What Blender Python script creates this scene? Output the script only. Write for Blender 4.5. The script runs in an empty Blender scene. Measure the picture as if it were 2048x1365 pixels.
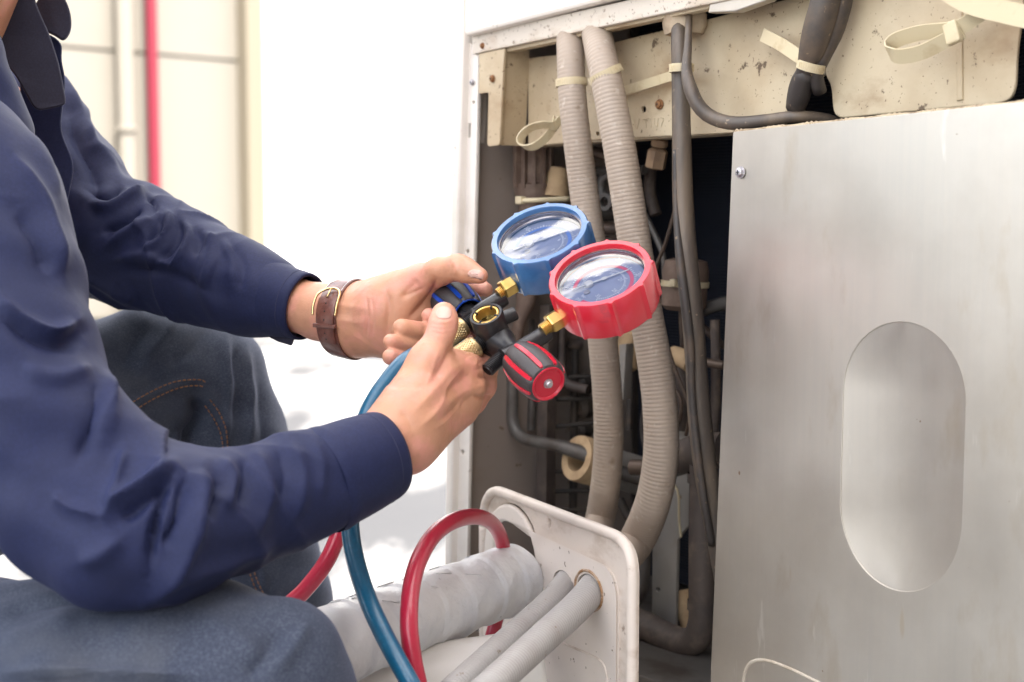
import bpy, bmesh, math, random
import numpy as np
from mathutils import Vector

random.seed(7)
rng = np.random.default_rng(7)
S = bpy.context.scene
COL = S.collection
rad = math.radians

# ------------------------------------------------------------------ camera
FPX = 2844.4                     # 50 mm lens on a 36 mm sensor, in pixels of the 2048 px wide photograph
PITCH = rad(5.06)
CAM = np.array([0.0, 0.0, 0.65])
R_ = np.array([1.0, 0, 0])
U_ = np.array([0, math.sin(PITCH), math.cos(PITCH)])
D_ = np.array([0, math.cos(PITCH), -math.sin(PITCH)])
cd = bpy.data.cameras.new('camera')
cam = bpy.data.objects.new('camera', cd)
COL.objects.link(cam)
cam.location = CAM
cam.rotation_euler = (math.pi / 2 - PITCH, 0, 0)
cd.lens = 50; cd.sensor_width = 36; cd.sensor_fit = 'HORIZONTAL'
cd.clip_start = 0.05; cd.clip_end = 3000
cd.dof.use_dof = True; cd.dof.focus_distance = 1.02; cd.dof.aperture_fstop = 7.0
S.camera = cam

# ------------------------------------------------------------------ sky and sun
SUN_DIR = np.array([0.30, -0.50, 0.81]); SUN_DIR /= np.linalg.norm(SUN_DIR)
el = math.asin(SUN_DIR[2])
w = bpy.data.worlds.new('World'); S.world = w; w.use_nodes = True
nt = w.node_tree; nt.nodes.clear()
out = nt.nodes.new('ShaderNodeOutputWorld'); bg = nt.nodes.new('ShaderNodeBackground')
sky = nt.nodes.new('ShaderNodeTexSky'); sky.sky_type = 'NISHITA'; sky.sun_disc = False
sky.sun_elevation = el; sky.sun_rotation = math.atan2(SUN_DIR[0], SUN_DIR[1])
sky.dust_density = 2.0
tc = nt.nodes.new('ShaderNodeTexCoord'); mp = nt.nodes.new('ShaderNodeMapping')
mp.inputs['Scale'].default_value = (2.4, 6.0, 4.5)
mp.inputs['Rotation'].default_value = (0, 0, rad(30)); mp.inputs['Location'].default_value = (5.48, 3.12, 1.64)
nz = nt.nodes.new('ShaderNodeTexNoise'); nz.inputs['Scale'].default_value = 1.3
nz.inputs['Detail'].default_value = 5; nz.inputs['Roughness'].default_value = 0.55
rp = nt.nodes.new('ShaderNodeValToRGB')
rp.color_ramp.elements[0].position = 0.475; rp.color_ramp.elements[1].position = 0.53
mx = nt.nodes.new('ShaderNodeMix'); mx.data_type = 'RGBA'
mx.inputs[7].default_value = (12.5, 12.0, 11.3, 1)
L = nt.links.new
L(tc.outputs['Generated'], mp.inputs['Vector']); L(mp.outputs[0], nz.inputs['Vector'])
L(nz.outputs['Fac'], rp.inputs['Fac']); L(rp.outputs['Color'], mx.inputs[0])
L(sky.outputs['Color'], mx.inputs[6]); L(mx.outputs[2], bg.inputs['Color'])
bg.inputs['Strength'].default_value = 0.15
L(bg.outputs[0], out.inputs['Surface'])
sd = bpy.data.lights.new('sun', 'SUN'); sd.energy = 2.7; sd.angle = rad(0.53); sd.color = (1.0, 0.95, 0.86)
so = bpy.data.objects.new('sun', sd); COL.objects.link(so)
so.rotation_euler = Vector(SUN_DIR).to_track_quat('Z', 'Y').to_euler()
so.location = (3, -5, 8)
S.view_settings.view_transform = 'Standard'; S.view_settings.look = 'None'
S.view_settings.gamma = 1.0; S.view_settings.exposure = 1.9
S.render.engine = 'CYCLES'
S.cycles.use_denoising = True
S.cycles.max_bounces = 8; S.cycles.diffuse_bounces = 4; S.cycles.transparent_max_bounces = 12

# ------------------------------------------------------------------ point helpers
def P(px, py, z):
    return CAM + R_ * ((px - 1024) / FPX * z) - U_ * ((py - 682.5) / FPX * z) + D_ * z

def proj(V):
    q = V - CAM
    z = q @ D_
    return 1024 + FPX * (q @ R_) / z, 682.5 - FPX * (q @ U_) / z, z

def nrm(v):
    v = np.asarray(v, float); return v / np.linalg.norm(v)

# the front face of the air conditioner: N_ is its outward normal, UF runs right along it
UF = nrm([0.643, -0.766, 0]); NF = nrm([-0.766, -0.643, 0]); ZF = np.array([0, 0, 1.0])
PF = P(1466, 600, 1.05)

def plane_hit(px, py, O, N):
    d = P(px, py, 1.0) - CAM
    return CAM + d * (((O - CAM) @ N) / (d @ N))

def F(px, py, off=0.0):
    return plane_hit(px, py, PF + NF * off, NF)

def rpx(px_r, pt):
    return px_r * ((pt - CAM) @ D_) / FPX

# ------------------------------------------------------------------ mesh helpers
WL = {}
def mesh_data(name, V, Fc, smooth=True, sharp=None):
    me = bpy.data.meshes.new(name)
    V = np.asarray(V, float)
    me.from_pydata([tuple(v) for v in V], [], [tuple(int(i) for i in f) for f in Fc])
    if smooth:
        me.polygons.foreach_set('use_smooth', [True] * len(me.polygons))
    me.update()
    if smooth and sharp:
        me.set_sharp_from_angle(angle=rad(sharp))
    return me

def add(name, V, Fc, mat, parent=None, smooth=True, sharp=None, origin=None):
    V = np.asarray(V, float)
    if parent is None:
        o3 = origin if origin is not None else np.array([V[:, 0].mean(), V[:, 1].mean(), V[:, 2].min()])
    else:
        o3 = WL[parent.name]
    me = mesh_data(name, V - o3, Fc, smooth, sharp)
    if mat is not None:
        for m in (mat if isinstance(mat, (list, tuple)) else [mat]):
            me.materials.append(m)
    o = bpy.data.objects.new(name, me); COL.objects.link(o)
    if parent is None:
        o.location = o3
    else:
        o.parent = parent
    WL[o.name] = o3
    return o

def tag(o, label=None, cat=None, group=None, kind=None):
    if label: o['label'] = label
    if cat: o['category'] = cat
    if group: o['group'] = group
    if kind: o['kind'] = kind
    return o

def thing(name, label, cat, loc, group=None):
    o = bpy.data.objects.new(name, None); COL.objects.link(o)
    o.empty_display_size = 0.05
    o.location = loc; WL[o.name] = np.asarray(loc, float)
    return tag(o, label, cat, group)

def join(*parts):
    V, Fc, n = [], [], 0
    for v, f in parts:
        V.append(np.asarray(v, float)); Fc += [tuple(i + n for i in q) for q in f]; n += len(v)
    return np.vstack(V), Fc

def spline(pts, n=10):
    """Catmull-Rom through rows of any width"""
    p = np.asarray(pts, float)
    if len(p) == 2:
        t = np.linspace(0, 1, n + 1)[:, None]; return p[0] * (1 - t) + p[1] * t
    q = np.vstack([2 * p[0] - p[1], p, 2 * p[-1] - p[-2]])
    o = []
    for i in range(1, len(q) - 2):
        for k in range(n):
            t = k / n
            a, b, c, d = q[i - 1], q[i], q[i + 1], q[i + 2]
            o.append(0.5 * (2 * b + (c - a) * t + (2 * a - 5 * b + 4 * c - d) * t * t + (3 * b - a - 3 * c + d) * t ** 3))
    o.append(p[-1])
    return np.array(o)

def resample(pts, step):
    p = np.asarray(pts, float)
    s = np.r_[0, np.cumsum(np.linalg.norm(np.diff(p[:, :3], axis=0), axis=1))]
    m = max(2, int(round(s[-1] / step)) + 1)
    t = np.linspace(0, s[-1], m)
    return np.stack([np.interp(t, s, p[:, k]) for k in range(p.shape[1])], 1), t

def frames(p):
    T = np.gradient(p, axis=0); T /= np.linalg.norm(T, axis=1)[:, None]
    r = np.array([0, 0, 1.0]) if abs(T[0][2]) < 0.9 else np.array([1.0, 0, 0])
    n = r - T[0] * (r @ T[0]); n /= np.linalg.norm(n)
    Ns = [n]
    for i in range(1, len(p)):
        n = Ns[-1] - T[i] * (Ns[-1] @ T[i]); n /= np.linalg.norm(n); Ns.append(n)
    Ns = np.array(Ns)
    return T, Ns, np.cross(T, Ns)

def tube(p, r, seg=16, caps=True, flat=None, rmod=None):
    p = np.asarray(p, float); n = len(p)
    r = np.full(n, r) if np.isscalar(r) else np.asarray(r, float)
    T, A, B = frames(p)
    th = np.linspace(0, 2 * math.pi, seg, endpoint=False)
    fx = 1.0 if flat is None else flat
    V = []
    for i in range(n):
        rr = r[i] * (np.ones(seg) if rmod is None else rmod(i, th))
        V.append(p[i] + A[i] * (rr * np.cos(th))[:, None] + B[i] * (rr * fx * np.sin(th))[:, None])
    V = np.vstack(V)
    Fc = []
    for i in range(n - 1):
        for j in range(seg):
            k = (j + 1) % seg
            Fc.append((i * seg + j, i * seg + k, (i + 1) * seg + k, (i + 1) * seg + j))
    if caps:
        Fc.append(tuple(range(seg))[::-1]); Fc.append(tuple(range((n - 1) * seg, n * seg)))
    return V, Fc

def pipe(pts, seg=16, step=0.006, n=10):
    """rows (px, py, off, r_px) laid on planes parallel to the cabinet face"""
    q = []
    for px, py, off, r in pts:
        v = F(px, py, off); q.append([*v, rpx(r, v)])
    s, _ = resample(spline(q, n), step)
    return tube(s[:, :3], s[:, 3], seg)

def pipeP(pts, seg=20, step=0.004, n=12):
    """rows (px, py, z, r_px)"""
    q = []
    for px, py, z, r in pts:
        q.append([*P(px, py, z), 0.93 * r * z / FPX])
    s, _ = resample(spline(q, n), step)
    return tube(s[:, :3], s[:, 3], seg)

def basis(axis, ref=(0, 0, 1)):
    a = nrm(axis); r = np.asarray(ref, float)
    x = r - a * (r @ a)
    if np.linalg.norm(x) < 1e-4:
        r = np.array([1.0, 0, 0]); x = r - a * (r @ a)
    x = nrm(x); return a, x, np.cross(a, x)

def lathe(prof, O, axis, seg=32, ref=(0, 0, 1), rmod=None, closed=False, cap0=True, cap1=True):
    """prof: list of (radius, height)"""
    a, x, y = basis(axis, ref)
    th = np.linspace(0, 2 * math.pi, seg, endpoint=False)
    V = []
    for i, (r, h) in enumerate(prof):
        rr = np.full(seg, r) + (0 if rmod is None else rmod(i, th))
        V.append(O + a * h + x * (rr * np.cos(th))[:, None] + y * (rr * np.sin(th))[:, None])
    V = np.vstack(V); n = len(prof); Fc = []
    for i in range(n if closed else n - 1):
        i2 = (i + 1) % n
        for j in range(seg):
            k = (j + 1) % seg
            Fc.append((i * seg + j, i * seg + k, i2 * seg + k, i2 * seg + j))
    if not closed:
        if cap0: Fc.append(tuple(range(seg))[::-1])
        if cap1: Fc.append(tuple(range((n - 1) * seg, n * seg)))
    return V, Fc

def box(O, X, Y, Z, dx, dy, dz):
    """centre O, unit axes, full sizes"""
    V = [O + X * (sx * dx / 2) + Y * (sy * dy / 2) + Z * (sz * dz / 2)
         for sz in (-1, 1) for sx, sy in ((-1, -1), (1, -1), (1, 1), (-1, 1))]
    Fc = [(3, 2, 1, 0), (4, 5, 6, 7), (0, 1, 5, 4), (1, 2, 6, 5), (2, 3, 7, 6), (3, 0, 4, 7)]
    return np.array(V), Fc

def prism(pts, vec):
    p = np.asarray(pts, float); n = len(p)
    V = np.vstack([p, p + np.asarray(vec)])
    Fc = [tuple(range(n)), tuple(range(2 * n - 1, n - 1, -1))]
    Fc += [(i, i + n, (i + 1) % n + n, (i + 1) % n) for i in range(n)]
    return V, Fc

def bevel(o, wdt, seg=2):
    m = o.modifiers.new('bevel', 'BEVEL'); m.width = wdt; m.segments = seg; m.limit_method = 'ANGLE'; m.angle_limit = rad(40)
    return o

def rounded(pts, r, n=6):
    """round the corners of a closed 2-D polygon; r is one radius or a list"""
    p = [np.asarray(q, float) for q in pts]; m = len(p); o = []
    for i in range(m):
        rr = r if np.isscalar(r) else r[i]
        a, b, c = p[i - 1], p[i], p[(i + 1) % m]
        if rr <= 0: o.append(b); continue
        d1, d2 = nrm(a - b), nrm(c - b)
        k1 = min(rr, np.linalg.norm(a - b) * 0.49); k2 = min(rr, np.linalg.norm(c - b) * 0.49)
        for t in np.linspace(0, 1, n):
            o.append((1 - t) ** 2 * (b + d1 * k1) + 2 * t * (1 - t) * b + t * t * (b + d2 * k2))
    return o

def curve_mesh(outline, holes, thick, bev, fonts=None):
    cu = bpy.data.curves.new('tmp', 'CURVE'); cu.dimensions = '2D'; cu.fill_mode = 'BOTH'
    bev = min(bev, thick * 0.45)
    cu.extrude = thick / 2 - bev; cu.bevel_depth = bev; cu.bevel_resolution = 1; cu.offset = -bev
    for poly in [outline] + list(holes):
        sp = cu.splines.new('POLY'); sp.points.add(len(poly) - 1); sp.use_cyclic_u = True
        for i, q in enumerate(poly): sp.points[i].co = (q[0], q[1], 0, 1)
    ob = bpy.data.objects.new('tmp', cu)
    me = ob.to_mesh()
    V = np.array([v.co[:] for v in me.vertices]); Fc = [tuple(p.vertices) for p in me.polygons]
    ob.to_mesh_clear(); bpy.data.objects.remove(ob); bpy.data.curves.remove(cu)
    return V, Fc

def sheet(outline, holes, O, U, V2, N, thick, bev=0.0006):
    """2-D outline in metres on plane (O,U,V2), front face on the plane, thickness behind it"""
    V, Fc = curve_mesh(outline, holes, thick, bev)
    return O + U * V[:, :1] + V2 * V[:, 1:2] + N * (V[:, 2:3] - thick / 2), Fc

def to2(pts, O, U, V2, N):
    o = []
    for px, py in pts:
        h = plane_hit(px, py, O, N) - O
        o.append((h @ U, h @ V2))
    return o

def sheetF(pts, off, thick, holes=(), bev=0.0006, round_=0.0):
    O = PF + NF * off
    out2 = to2(pts, O, UF, ZF, NF)
    if (np.isscalar(round_) and round_ > 0) or not np.isscalar(round_):
        out2 = rounded(out2, round_)
    return sheet(out2, [to2(h, O, UF, ZF, NF) for h in holes], O, UF, ZF, NF, thick, bev)

def circ_px(cx, cy, rx, ry=None, n=20):
    ry = ry or rx
    return [(cx + rx * math.cos(2 * math.pi * i / n), cy + ry * math.sin(2 * math.pi * i / n)) for i in range(n)]

def text_mesh(body, size, thick=0.0):
    cu = bpy.data.curves.new('tmp', 'FONT'); cu.body = body; cu.size = size
    cu.align_x = 'CENTER'; cu.align_y = 'CENTER'; cu.extrude = thick
    ob = bpy.data.objects.new('tmp', cu)
    me = ob.to_mesh()
    V = np.array([v.co[:] for v in me.vertices]); Fc = [tuple(p.vertices) for p in me.polygons]
    ob.to_mesh_clear(); bpy.data.objects.remove(ob); bpy.data.curves.remove(cu)
    return V, Fc

# ------------------------------------------------------------------ implicit surfaces for body and clothes
def snets(prims, h):
    """smooth union of round cones (a, b, ra, rb, k), meshed by surface nets"""
    lo = np.min([np.minimum(a - ra, b - rb) for a, b, ra, rb, k in prims], axis=0) - 4 * h - 0.01
    hi = np.max([np.maximum(a + ra, b + rb) for a, b, ra, rb, k in prims], axis=0) + 4 * h + 0.01
    dims = np.ceil((hi - lo) / h).astype(int) + 1
    f = np.full(dims, 0.08, np.float32)
    for a, b, ra, rb, k in prims:
        m = k + 3 * h
        l = np.minimum(a - ra, b - rb) - m; u = np.maximum(a + ra, b + rb) + m
        i0 = np.maximum(np.floor((l - lo) / h).astype(int), 0); i1 = np.minimum(np.ceil((u - lo) / h).astype(int) + 1, dims)
        sl = tuple(slice(i0[d], i1[d]) for d in range(3))
        g = [(lo[d] + h * np.arange(i0[d], i1[d])).astype(np.float32) for d in range(3)]
        X, Y, Z = g[0][:, None, None], g[1][None, :, None], g[2][None, None, :]
        ba = b - a; bb = max(float(ba @ ba), 1e-12)
        t = np.clip(((X - a[0]) * ba[0] + (Y - a[1]) * ba[1] + (Z - a[2]) * ba[2]) / bb, 0, 1)
        d = np.sqrt((X - a[0] - t * ba[0]) ** 2 + (Y - a[1] - t * ba[1]) ** 2 + (Z - a[2] - t * ba[2]) ** 2) - (ra + t * (rb - ra))
        q = f[sl]
        hh = np.clip(0.5 + 0.5 * (q - d) / k, 0, 1)
        f[sl] = q * (1 - hh) + d * hh - k * hh * (1 - hh)
    s = f < 0
    nx, ny, nz_ = dims
    acc = np.zeros((nx - 1, ny - 1, nz_ - 1, 3), np.float32); cnt = np.zeros((nx - 1, ny - 1, nz_ - 1), np.float32)
    cell = np.zeros((nx - 1, ny - 1, nz_ - 1), bool)
    for ax in range(3):
        o1, o2 = [d for d in range(3) if d != ax]
        A = [slice(None)] * 3; B = [slice(None)] * 3
        A[ax] = slice(0, -1); B[ax] = slice(1, None)
        fa, fb = f[tuple(A)], f[tuple(B)]
        cr = (fa < 0) != (fb < 0)
        ii = np.argwhere(cr)
        va = fa[cr]; vb = fb[cr]
        pos = ii.astype(np.float32); pos[:, ax] += va / (va - vb)
        for da in (0, -1):
            for db in (0, -1):
                c = ii.copy(); c[:, o1] += da; c[:, o2] += db
                ok = np.all(c >= 0, axis=1) & np.all(c < np.array([nx - 1, ny - 1, nz_ - 1]), axis=1)
                cc = c[ok]
                np.add.at(acc, (cc[:, 0], cc[:, 1], cc[:, 2]), pos[ok]); np.add.at(cnt, (cc[:, 0], cc[:, 1], cc[:, 2]), 1)
    cell = cnt > 0
    idx = np.full(cell.shape, -1, np.int64); ids = np.argwhere(cell); idx[cell] = np.arange(len(ids))
    V = lo + h * (acc[cell] / cnt[cell][:, None]).astype(float)
    quads = []
    for ax in range(3):
        o1, o2 = (ax + 1) % 3, (ax + 2) % 3
        A = [slice(None)] * 3; B = [slice(None)] * 3
        A[ax] = slice(0, -1); B[ax] = slice(1, None)
        sa, sb = s[tuple(A)], s[tuple(B)]
        ii = np.argwhere(sa != sb)
        ii = ii[(ii[:, o1] > 0) & (ii[:, o2] > 0)]
        q = []
        for d1, d2 in ((0, 0), (-1, 0), (-1, -1), (0, -1)):
            c = ii.copy(); c[:, o1] += d1; c[:, o2] += d2
            q.append(idx[np.minimum(c[:, 0], nx - 2), np.minimum(c[:, 1], ny - 2), np.minimum(c[:, 2], nz_ - 2)])
        q = np.stack(q, 1)
        fl = ~sa[ii[:, 0], ii[:, 1], ii[:, 2]]
        q[fl] = q[fl][:, ::-1]
        quads.append(q[(q >= 0).all(1)])
    return V, np.vstack(quads)

def smooth_mesh(V, Q, it=2, lam=0.5):
    E = np.vstack([Q[:, [0, 1]], Q[:, [1, 2]], Q[:, [2, 3]], Q[:, [3, 0]]])
    for _ in range(it):
        acc = np.zeros_like(V); c = np.zeros(len(V))
        for a, b in ((0, 1), (1, 0)):
            np.add.at(acc, E[:, a], V[E[:, b]]); np.add.at(c, E[:, a], 1)
        V = V + lam * (acc / np.maximum(c, 1)[:, None] - V)
    return V

def normals(V, Q):
    n = np.cross(V[Q[:, 2]] - V[Q[:, 0]], V[Q[:, 3]] - V[Q[:, 1]])
    N = np.zeros_like(V)
    for k in range(4): np.add.at(N, Q[:, k], n)
    return N / np.maximum(np.linalg.norm(N, axis=1), 1e-12)[:, None]

def cones(chain, k):
    """chain of (px, py, z, r_px) -> round cones"""
    o = []
    for a, b in zip(chain[:-1], chain[1:]):
        o.append((P(*a[:3]), P(*b[:3]), a[3] * a[2] / FPX, b[3] * b[2] / FPX, k))
    return o

def poly_dist(x, y, pl):
    d = np.full(len(x), 1e9); along = np.zeros(len(x)); tot = 0; segs = []
    for (x0, y0), (x1, y1) in zip(pl[:-1], pl[1:]):
        segs.append((x0, y0, x1, y1, math.hypot(x1 - x0, y1 - y0)))
    Lt = sum(s_[4] for s_ in segs)
    for x0, y0, x1, y1, l in segs:
        t = np.clip(((x - x0) * (x1 - x0) + (y - y0) * (y1 - y0)) / max(l * l, 1e-9), 0, 1)
        q = np.hypot(x - x0 - t * (x1 - x0), y - y0 - t * (y1 - y0))
        m = q < d; d[m] = q[m]; along[m] = (tot + t[m] * l) / Lt
        tot += l
    return d, along

def fold(V, Q, folds):
    """cloth folds and skin creases: rows (polyline, half width in px, height in metres, depth, depth range)"""
    N = normals(V, Q)
    x, y, z = proj(V)
    face = -(N @ D_)
    fw = np.clip((face + 0.15) / 0.4, 0, 1)
    dV = np.zeros(len(V))
    for pl, wd, amp, z0, zr in folds:
        pl = [tuple(q[:2]) for q in spline(pl, 6)] if len(pl) > 2 else pl
        d, al = poly_dist(x, y, pl)
        g = np.exp(-(d / wd) ** 1.45) * np.clip(1.6 * np.sin(math.pi * np.clip(al, 0.04, 0.96)), 0, 1)
        g *= np.abs(z - z0) < zr
        dV += amp * g * fw
    return V + N * dV[:, None]

# ------------------------------------------------------------------ materials
def mat(name, base, rough=0.5, metal=0.0, layers=(), bump=(), coat=0.0, sheen=0.0, sss=0.0, rough_var=None, spec=None, sss_col=None, aniso=0.0):
    """layers: (colour, scale xyz or number, lo, hi, detail, strength); bump: (scale, strength, distance, detail)"""
    m = bpy.data.materials.new(name); m.use_nodes = True
    t = m.node_tree; b = t.nodes['Principled BSDF']; lk = t.links.new
    b.inputs['Roughness'].default_value = rough; b.inputs['Metallic'].default_value = metal
    b.inputs['Base Color'].default_value = (*base, 1)
    if spec is not None: b.inputs['Specular IOR Level'].default_value = spec
    if coat: b.inputs['Coat Weight'].default_value = coat; b.inputs['Coat Roughness'].default_value = 0.15
    if sheen:
        b.inputs['Sheen Weight'].default_value = sheen; b.inputs['Sheen Roughness'].default_value = 0.4
        b.inputs['Sheen Tint'].default_value = (0.6, 0.65, 1.0, 1)
    if aniso: b.inputs['Anisotropic'].default_value = aniso
    if sss:
        b.inputs['Subsurface Weight'].default_value = sss; b.inputs['Subsurface Scale'].default_value = 0.004
        b.inputs['Subsurface Radius'].default_value = sss_col or (1.0, 0.35, 0.2)
    crd = t.nodes.new('ShaderNodeTexCoord')
    def noise_(sc, det, rgh=0.6):
        mp_ = t.nodes.new('ShaderNodeMapping'); n_ = t.nodes.new('ShaderNodeTexNoise')
        lk(crd.outputs['Object'], mp_.inputs['Vector']); lk(mp_.outputs[0], n_.inputs['Vector'])
        if np.isscalar(sc): n_.inputs['Scale'].default_value = sc
        else: mp_.inputs['Scale'].default_value = sc; n_.inputs['Scale'].default_value = 1.0
        mp_.inputs['Location'].default_value = tuple(rng.uniform(0, 9, 3))
        n_.inputs['Detail'].default_value = det; n_.inputs['Roughness'].default_value = rgh
        return n_
    cur = None
    for col, sc, lo, hi, det, st in layers:
        n_ = noise_(sc, det)
        mr = t.nodes.new('ShaderNodeMapRange'); mr.inputs[1].default_value = lo; mr.inputs[2].default_value = hi
        mr.inputs[4].default_value = st; mr.clamp = True
        lk(n_.outputs['Fac'], mr.inputs[0])
        mi = t.nodes.new('ShaderNodeMix'); mi.data_type = 'RGBA'
        if cur is None: mi.inputs[6].default_value = (*base, 1)
        else: lk(cur, mi.inputs[6])
        mi.inputs[7].default_value = (*col, 1)
        lk(mr.outputs[0], mi.inputs[0]); cur = mi.outputs[2]
    if cur is not None: lk(cur, b.inputs['Base Color'])
    if rough_var:
        sc, lo, hi = rough_var
        n_ = noise_(sc, 4); mr = t.nodes.new('ShaderNodeMapRange')
        mr.inputs[1].default_value = 0.3; mr.inputs[2].default_value = 0.7
        mr.inputs[3].default_value = lo; mr.inputs[4].default_value = hi
        lk(n_.outputs['Fac'], mr.inputs[0]); lk(mr.outputs[0], b.inputs['Roughness'])
    prev = None
    for sc, st, dist, det in bump:
        n_ = noise_(sc, det); bp = t.nodes.new('ShaderNodeBump')
        bp.inputs['Strength'].default_value = st; bp.inputs['Distance'].default_value = dist
        lk(n_.outputs['Fac'], bp.inputs['Height'])
        if prev is not None: lk(prev, bp.inputs['Normal'])
        prev = bp.outputs[0]
    if prev is not None: lk(prev, b.inputs['Normal'])
    return m

DIRT = (0.16, 0.105, 0.06)
M = {}
M['white_paint'] = mat('cabinet_white_paint', (0.78, 0.725, 0.66), 0.38, layers=[((0.48, 0.40, 0.30), 9, 0.5, 0.72, 5, 0.5), (DIRT, 70, 0.66, 0.75, 4, 0.8)], bump=[(300, 0.08, 0.001, 2)])
M['flange'] = mat('dirty_flange', (0.62, 0.56, 0.48), 0.5, layers=[((0.40, 0.29, 0.19), (14, 14, 40), 0.48, 0.66, 6, 0.85), (DIRT, 240, 0.6, 0.7, 3, 0.8)], bump=[(260, 0.2, 0.001, 3)])
M['beam'] = mat('dusty_beige_sheet', (0.56, 0.465, 0.32), 0.5, layers=[((0.44, 0.335, 0.21), 12, 0.45, 0.66, 5, 0.8), ((0.33, 0.225, 0.13), (16, 16, 24), 0.55, 0.70, 6, 0.75), ((0.11, 0.07, 0.04), 60, 0.64, 0.68, 6, 0.95), ((0.17, 0.11, 0.07), 330, 0.67, 0.71, 2, 0.8)], bump=[(420, 0.15, 0.0006, 3)])
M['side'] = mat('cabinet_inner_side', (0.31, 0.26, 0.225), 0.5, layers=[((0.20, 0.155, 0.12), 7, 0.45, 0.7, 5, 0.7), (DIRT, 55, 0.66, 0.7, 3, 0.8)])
M['galv'] = mat('brushed_galvanised', (0.58, 0.542, 0.485), 0.42, 0.85, layers=[((0.53, 0.505, 0.465), (260, 260, 6), 0.42, 0.62, 3, 0.28), ((0.48, 0.44, 0.385), 7, 0.45, 0.64, 6, 0.7), ((0.40, 0.32, 0.22), (22, 22, 8), 0.58, 0.72, 6, 0.5), ((0.74, 0.71, 0.66), (70, 70, 11), 0.66, 0.72, 4, 0.5), ((0.50, 0.42, 0.31), (40, 40, 9), 0.69, 0.73, 3, 0.6), ((0.25, 0.16, 0.09), 60, 0.735, 0.75, 3, 0.8)], bump=[(900, 0.05, 0.0003, 2)], rough_var=((14, 14, 6), 0.38, 0.50), aniso=0.3)
M['glue'] = mat('old_glue', (0.47, 0.42, 0.35), 0.6, layers=[((0.36, 0.30, 0.23), 60, 0.45, 0.65, 4, 0.8)])
M['dusty_edge'] = mat('dusty_panel_edge', (0.5, 0.4, 0.27), 0.8, layers=[((0.2, 0.13, 0.08), 90, 0.5, 0.65, 4, 0.9)], bump=[(500, 0.5, 0.001, 4)])
M['conduit'] = mat('grey_conduit_plastic', (0.37, 0.30, 0.24), 0.55, layers=[((0.33, 0.26, 0.20), 10, 0.45, 0.65, 5, 0.7), ((0.22, 0.15, 0.095), 60, 0.62, 0.72, 5, 0.7), ((0.50, 0.43, 0.36), 120, 0.62, 0.72, 2, 0.6)], bump=[(500, 0.12, 0.0005, 2)])
M['conduit_out'] = mat('grey_conduit_clean', (0.36, 0.34, 0.325), 0.5, layers=[((0.28, 0.25, 0.23), 14, 0.45, 0.65, 4, 0.7), (DIRT, 90, 0.68, 0.72, 3, 0.7)])
M['cable'] = mat('black_dusty_cable', (0.075, 0.06, 0.05), 0.45, layers=[((0.16, 0.12, 0.085), (50, 50, 12), 0.45, 0.65, 5, 0.8), ((0.28, 0.21, 0.14), 210, 0.68, 0.72, 2, 0.8)])
M['bundle'] = mat('black_tape', (0.045, 0.038, 0.035), 0.5, layers=[((0.13, 0.09, 0.06), 30, 0.5, 0.7, 5, 0.8), ((0.25, 0.18, 0.11), 170, 0.68, 0.72, 2, 0.7)])
M['tie'] = mat('yellowed_nylon', (0.58, 0.49, 0.32), 0.45, layers=[((0.42, 0.31, 0.17), 40, 0.55, 0.7, 4, 0.7)], sss=0.0)
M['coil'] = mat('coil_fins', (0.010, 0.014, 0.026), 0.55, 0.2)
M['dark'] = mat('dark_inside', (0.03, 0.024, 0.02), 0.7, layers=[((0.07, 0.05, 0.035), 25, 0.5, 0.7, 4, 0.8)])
M['copper'] = mat('dirty_copper', (0.11, 0.075, 0.055), 0.5, 0.35, layers=[((0.05, 0.038, 0.032), 30, 0.45, 0.65, 5, 0.9), ((0.20, 0.15, 0.11), 120, 0.6, 0.72, 3, 0.7)], bump=[(200, 0.2, 0.001, 3)])
M['steelpipe'] = mat('grey_pipe', (0.13, 0.12, 0.11), 0.5, 0.3, layers=[((0.07, 0.055, 0.045), 30, 0.45, 0.65, 5, 0.9)])
M['rust'] = mat('rusty_brown_pipe', (0.085, 0.065, 0.055), 0.65, layers=[((0.16, 0.12, 0.09), 60, 0.5, 0.68, 6, 0.8), ((0.04, 0.03, 0.028), 25, 0.5, 0.7, 4, 0.8)], bump=[(160, 0.35, 0.0015, 5)])
M['foam'] = mat('tan_foam', (0.50, 0.35, 0.20), 0.8, layers=[((0.34, 0.22, 0.12), 50, 0.45, 0.65, 5, 0.8)], bump=[(300, 0.4, 0.001, 3)])
M['bush'] = mat('pale_tan_insulation', (0.52, 0.42, 0.30), 0.8, layers=[((0.38, 0.28, 0.19), 60, 0.45, 0.65, 5, 0.8)], bump=[(250, 0.4, 0.001, 3)])
M['cagemat'] = mat('brown_dusty_plastic', (0.15, 0.10, 0.075), 0.7, layers=[((0.24, 0.17, 0.13), 60, 0.5, 0.68, 5, 0.8)])
M['oldwhite'] = mat('old_white_bracket', (0.27, 0.25, 0.225), 0.55, layers=[((0.22, 0.17, 0.12), 16, 0.5, 0.7, 5, 0.8), (DIRT, 70, 0.66, 0.7, 3, 0.9)])
M['dustbrass'] = mat('dusty_brass', (0.30, 0.20, 0.12), 0.6, 0.3, layers=[((0.20, 0.13, 0.085), 80, 0.45, 0.65, 4, 0.8)])
M['screw'] = mat('zinc_screw', (0.5, 0.48, 0.5), 0.4, 0.8, layers=[((0.3, 0.25, 0.22), 200, 0.5, 0.7, 3, 0.7)])
M['rustscrew'] = mat('rusty_screw', (0.28, 0.13, 0.05), 0.8, layers=[((0.14, 0.06, 0.03), 300, 0.45, 0.65, 3, 0.9)])
M['black_slot'] = mat('screw_slot', (0.02, 0.02, 0.02), 0.8)
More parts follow.
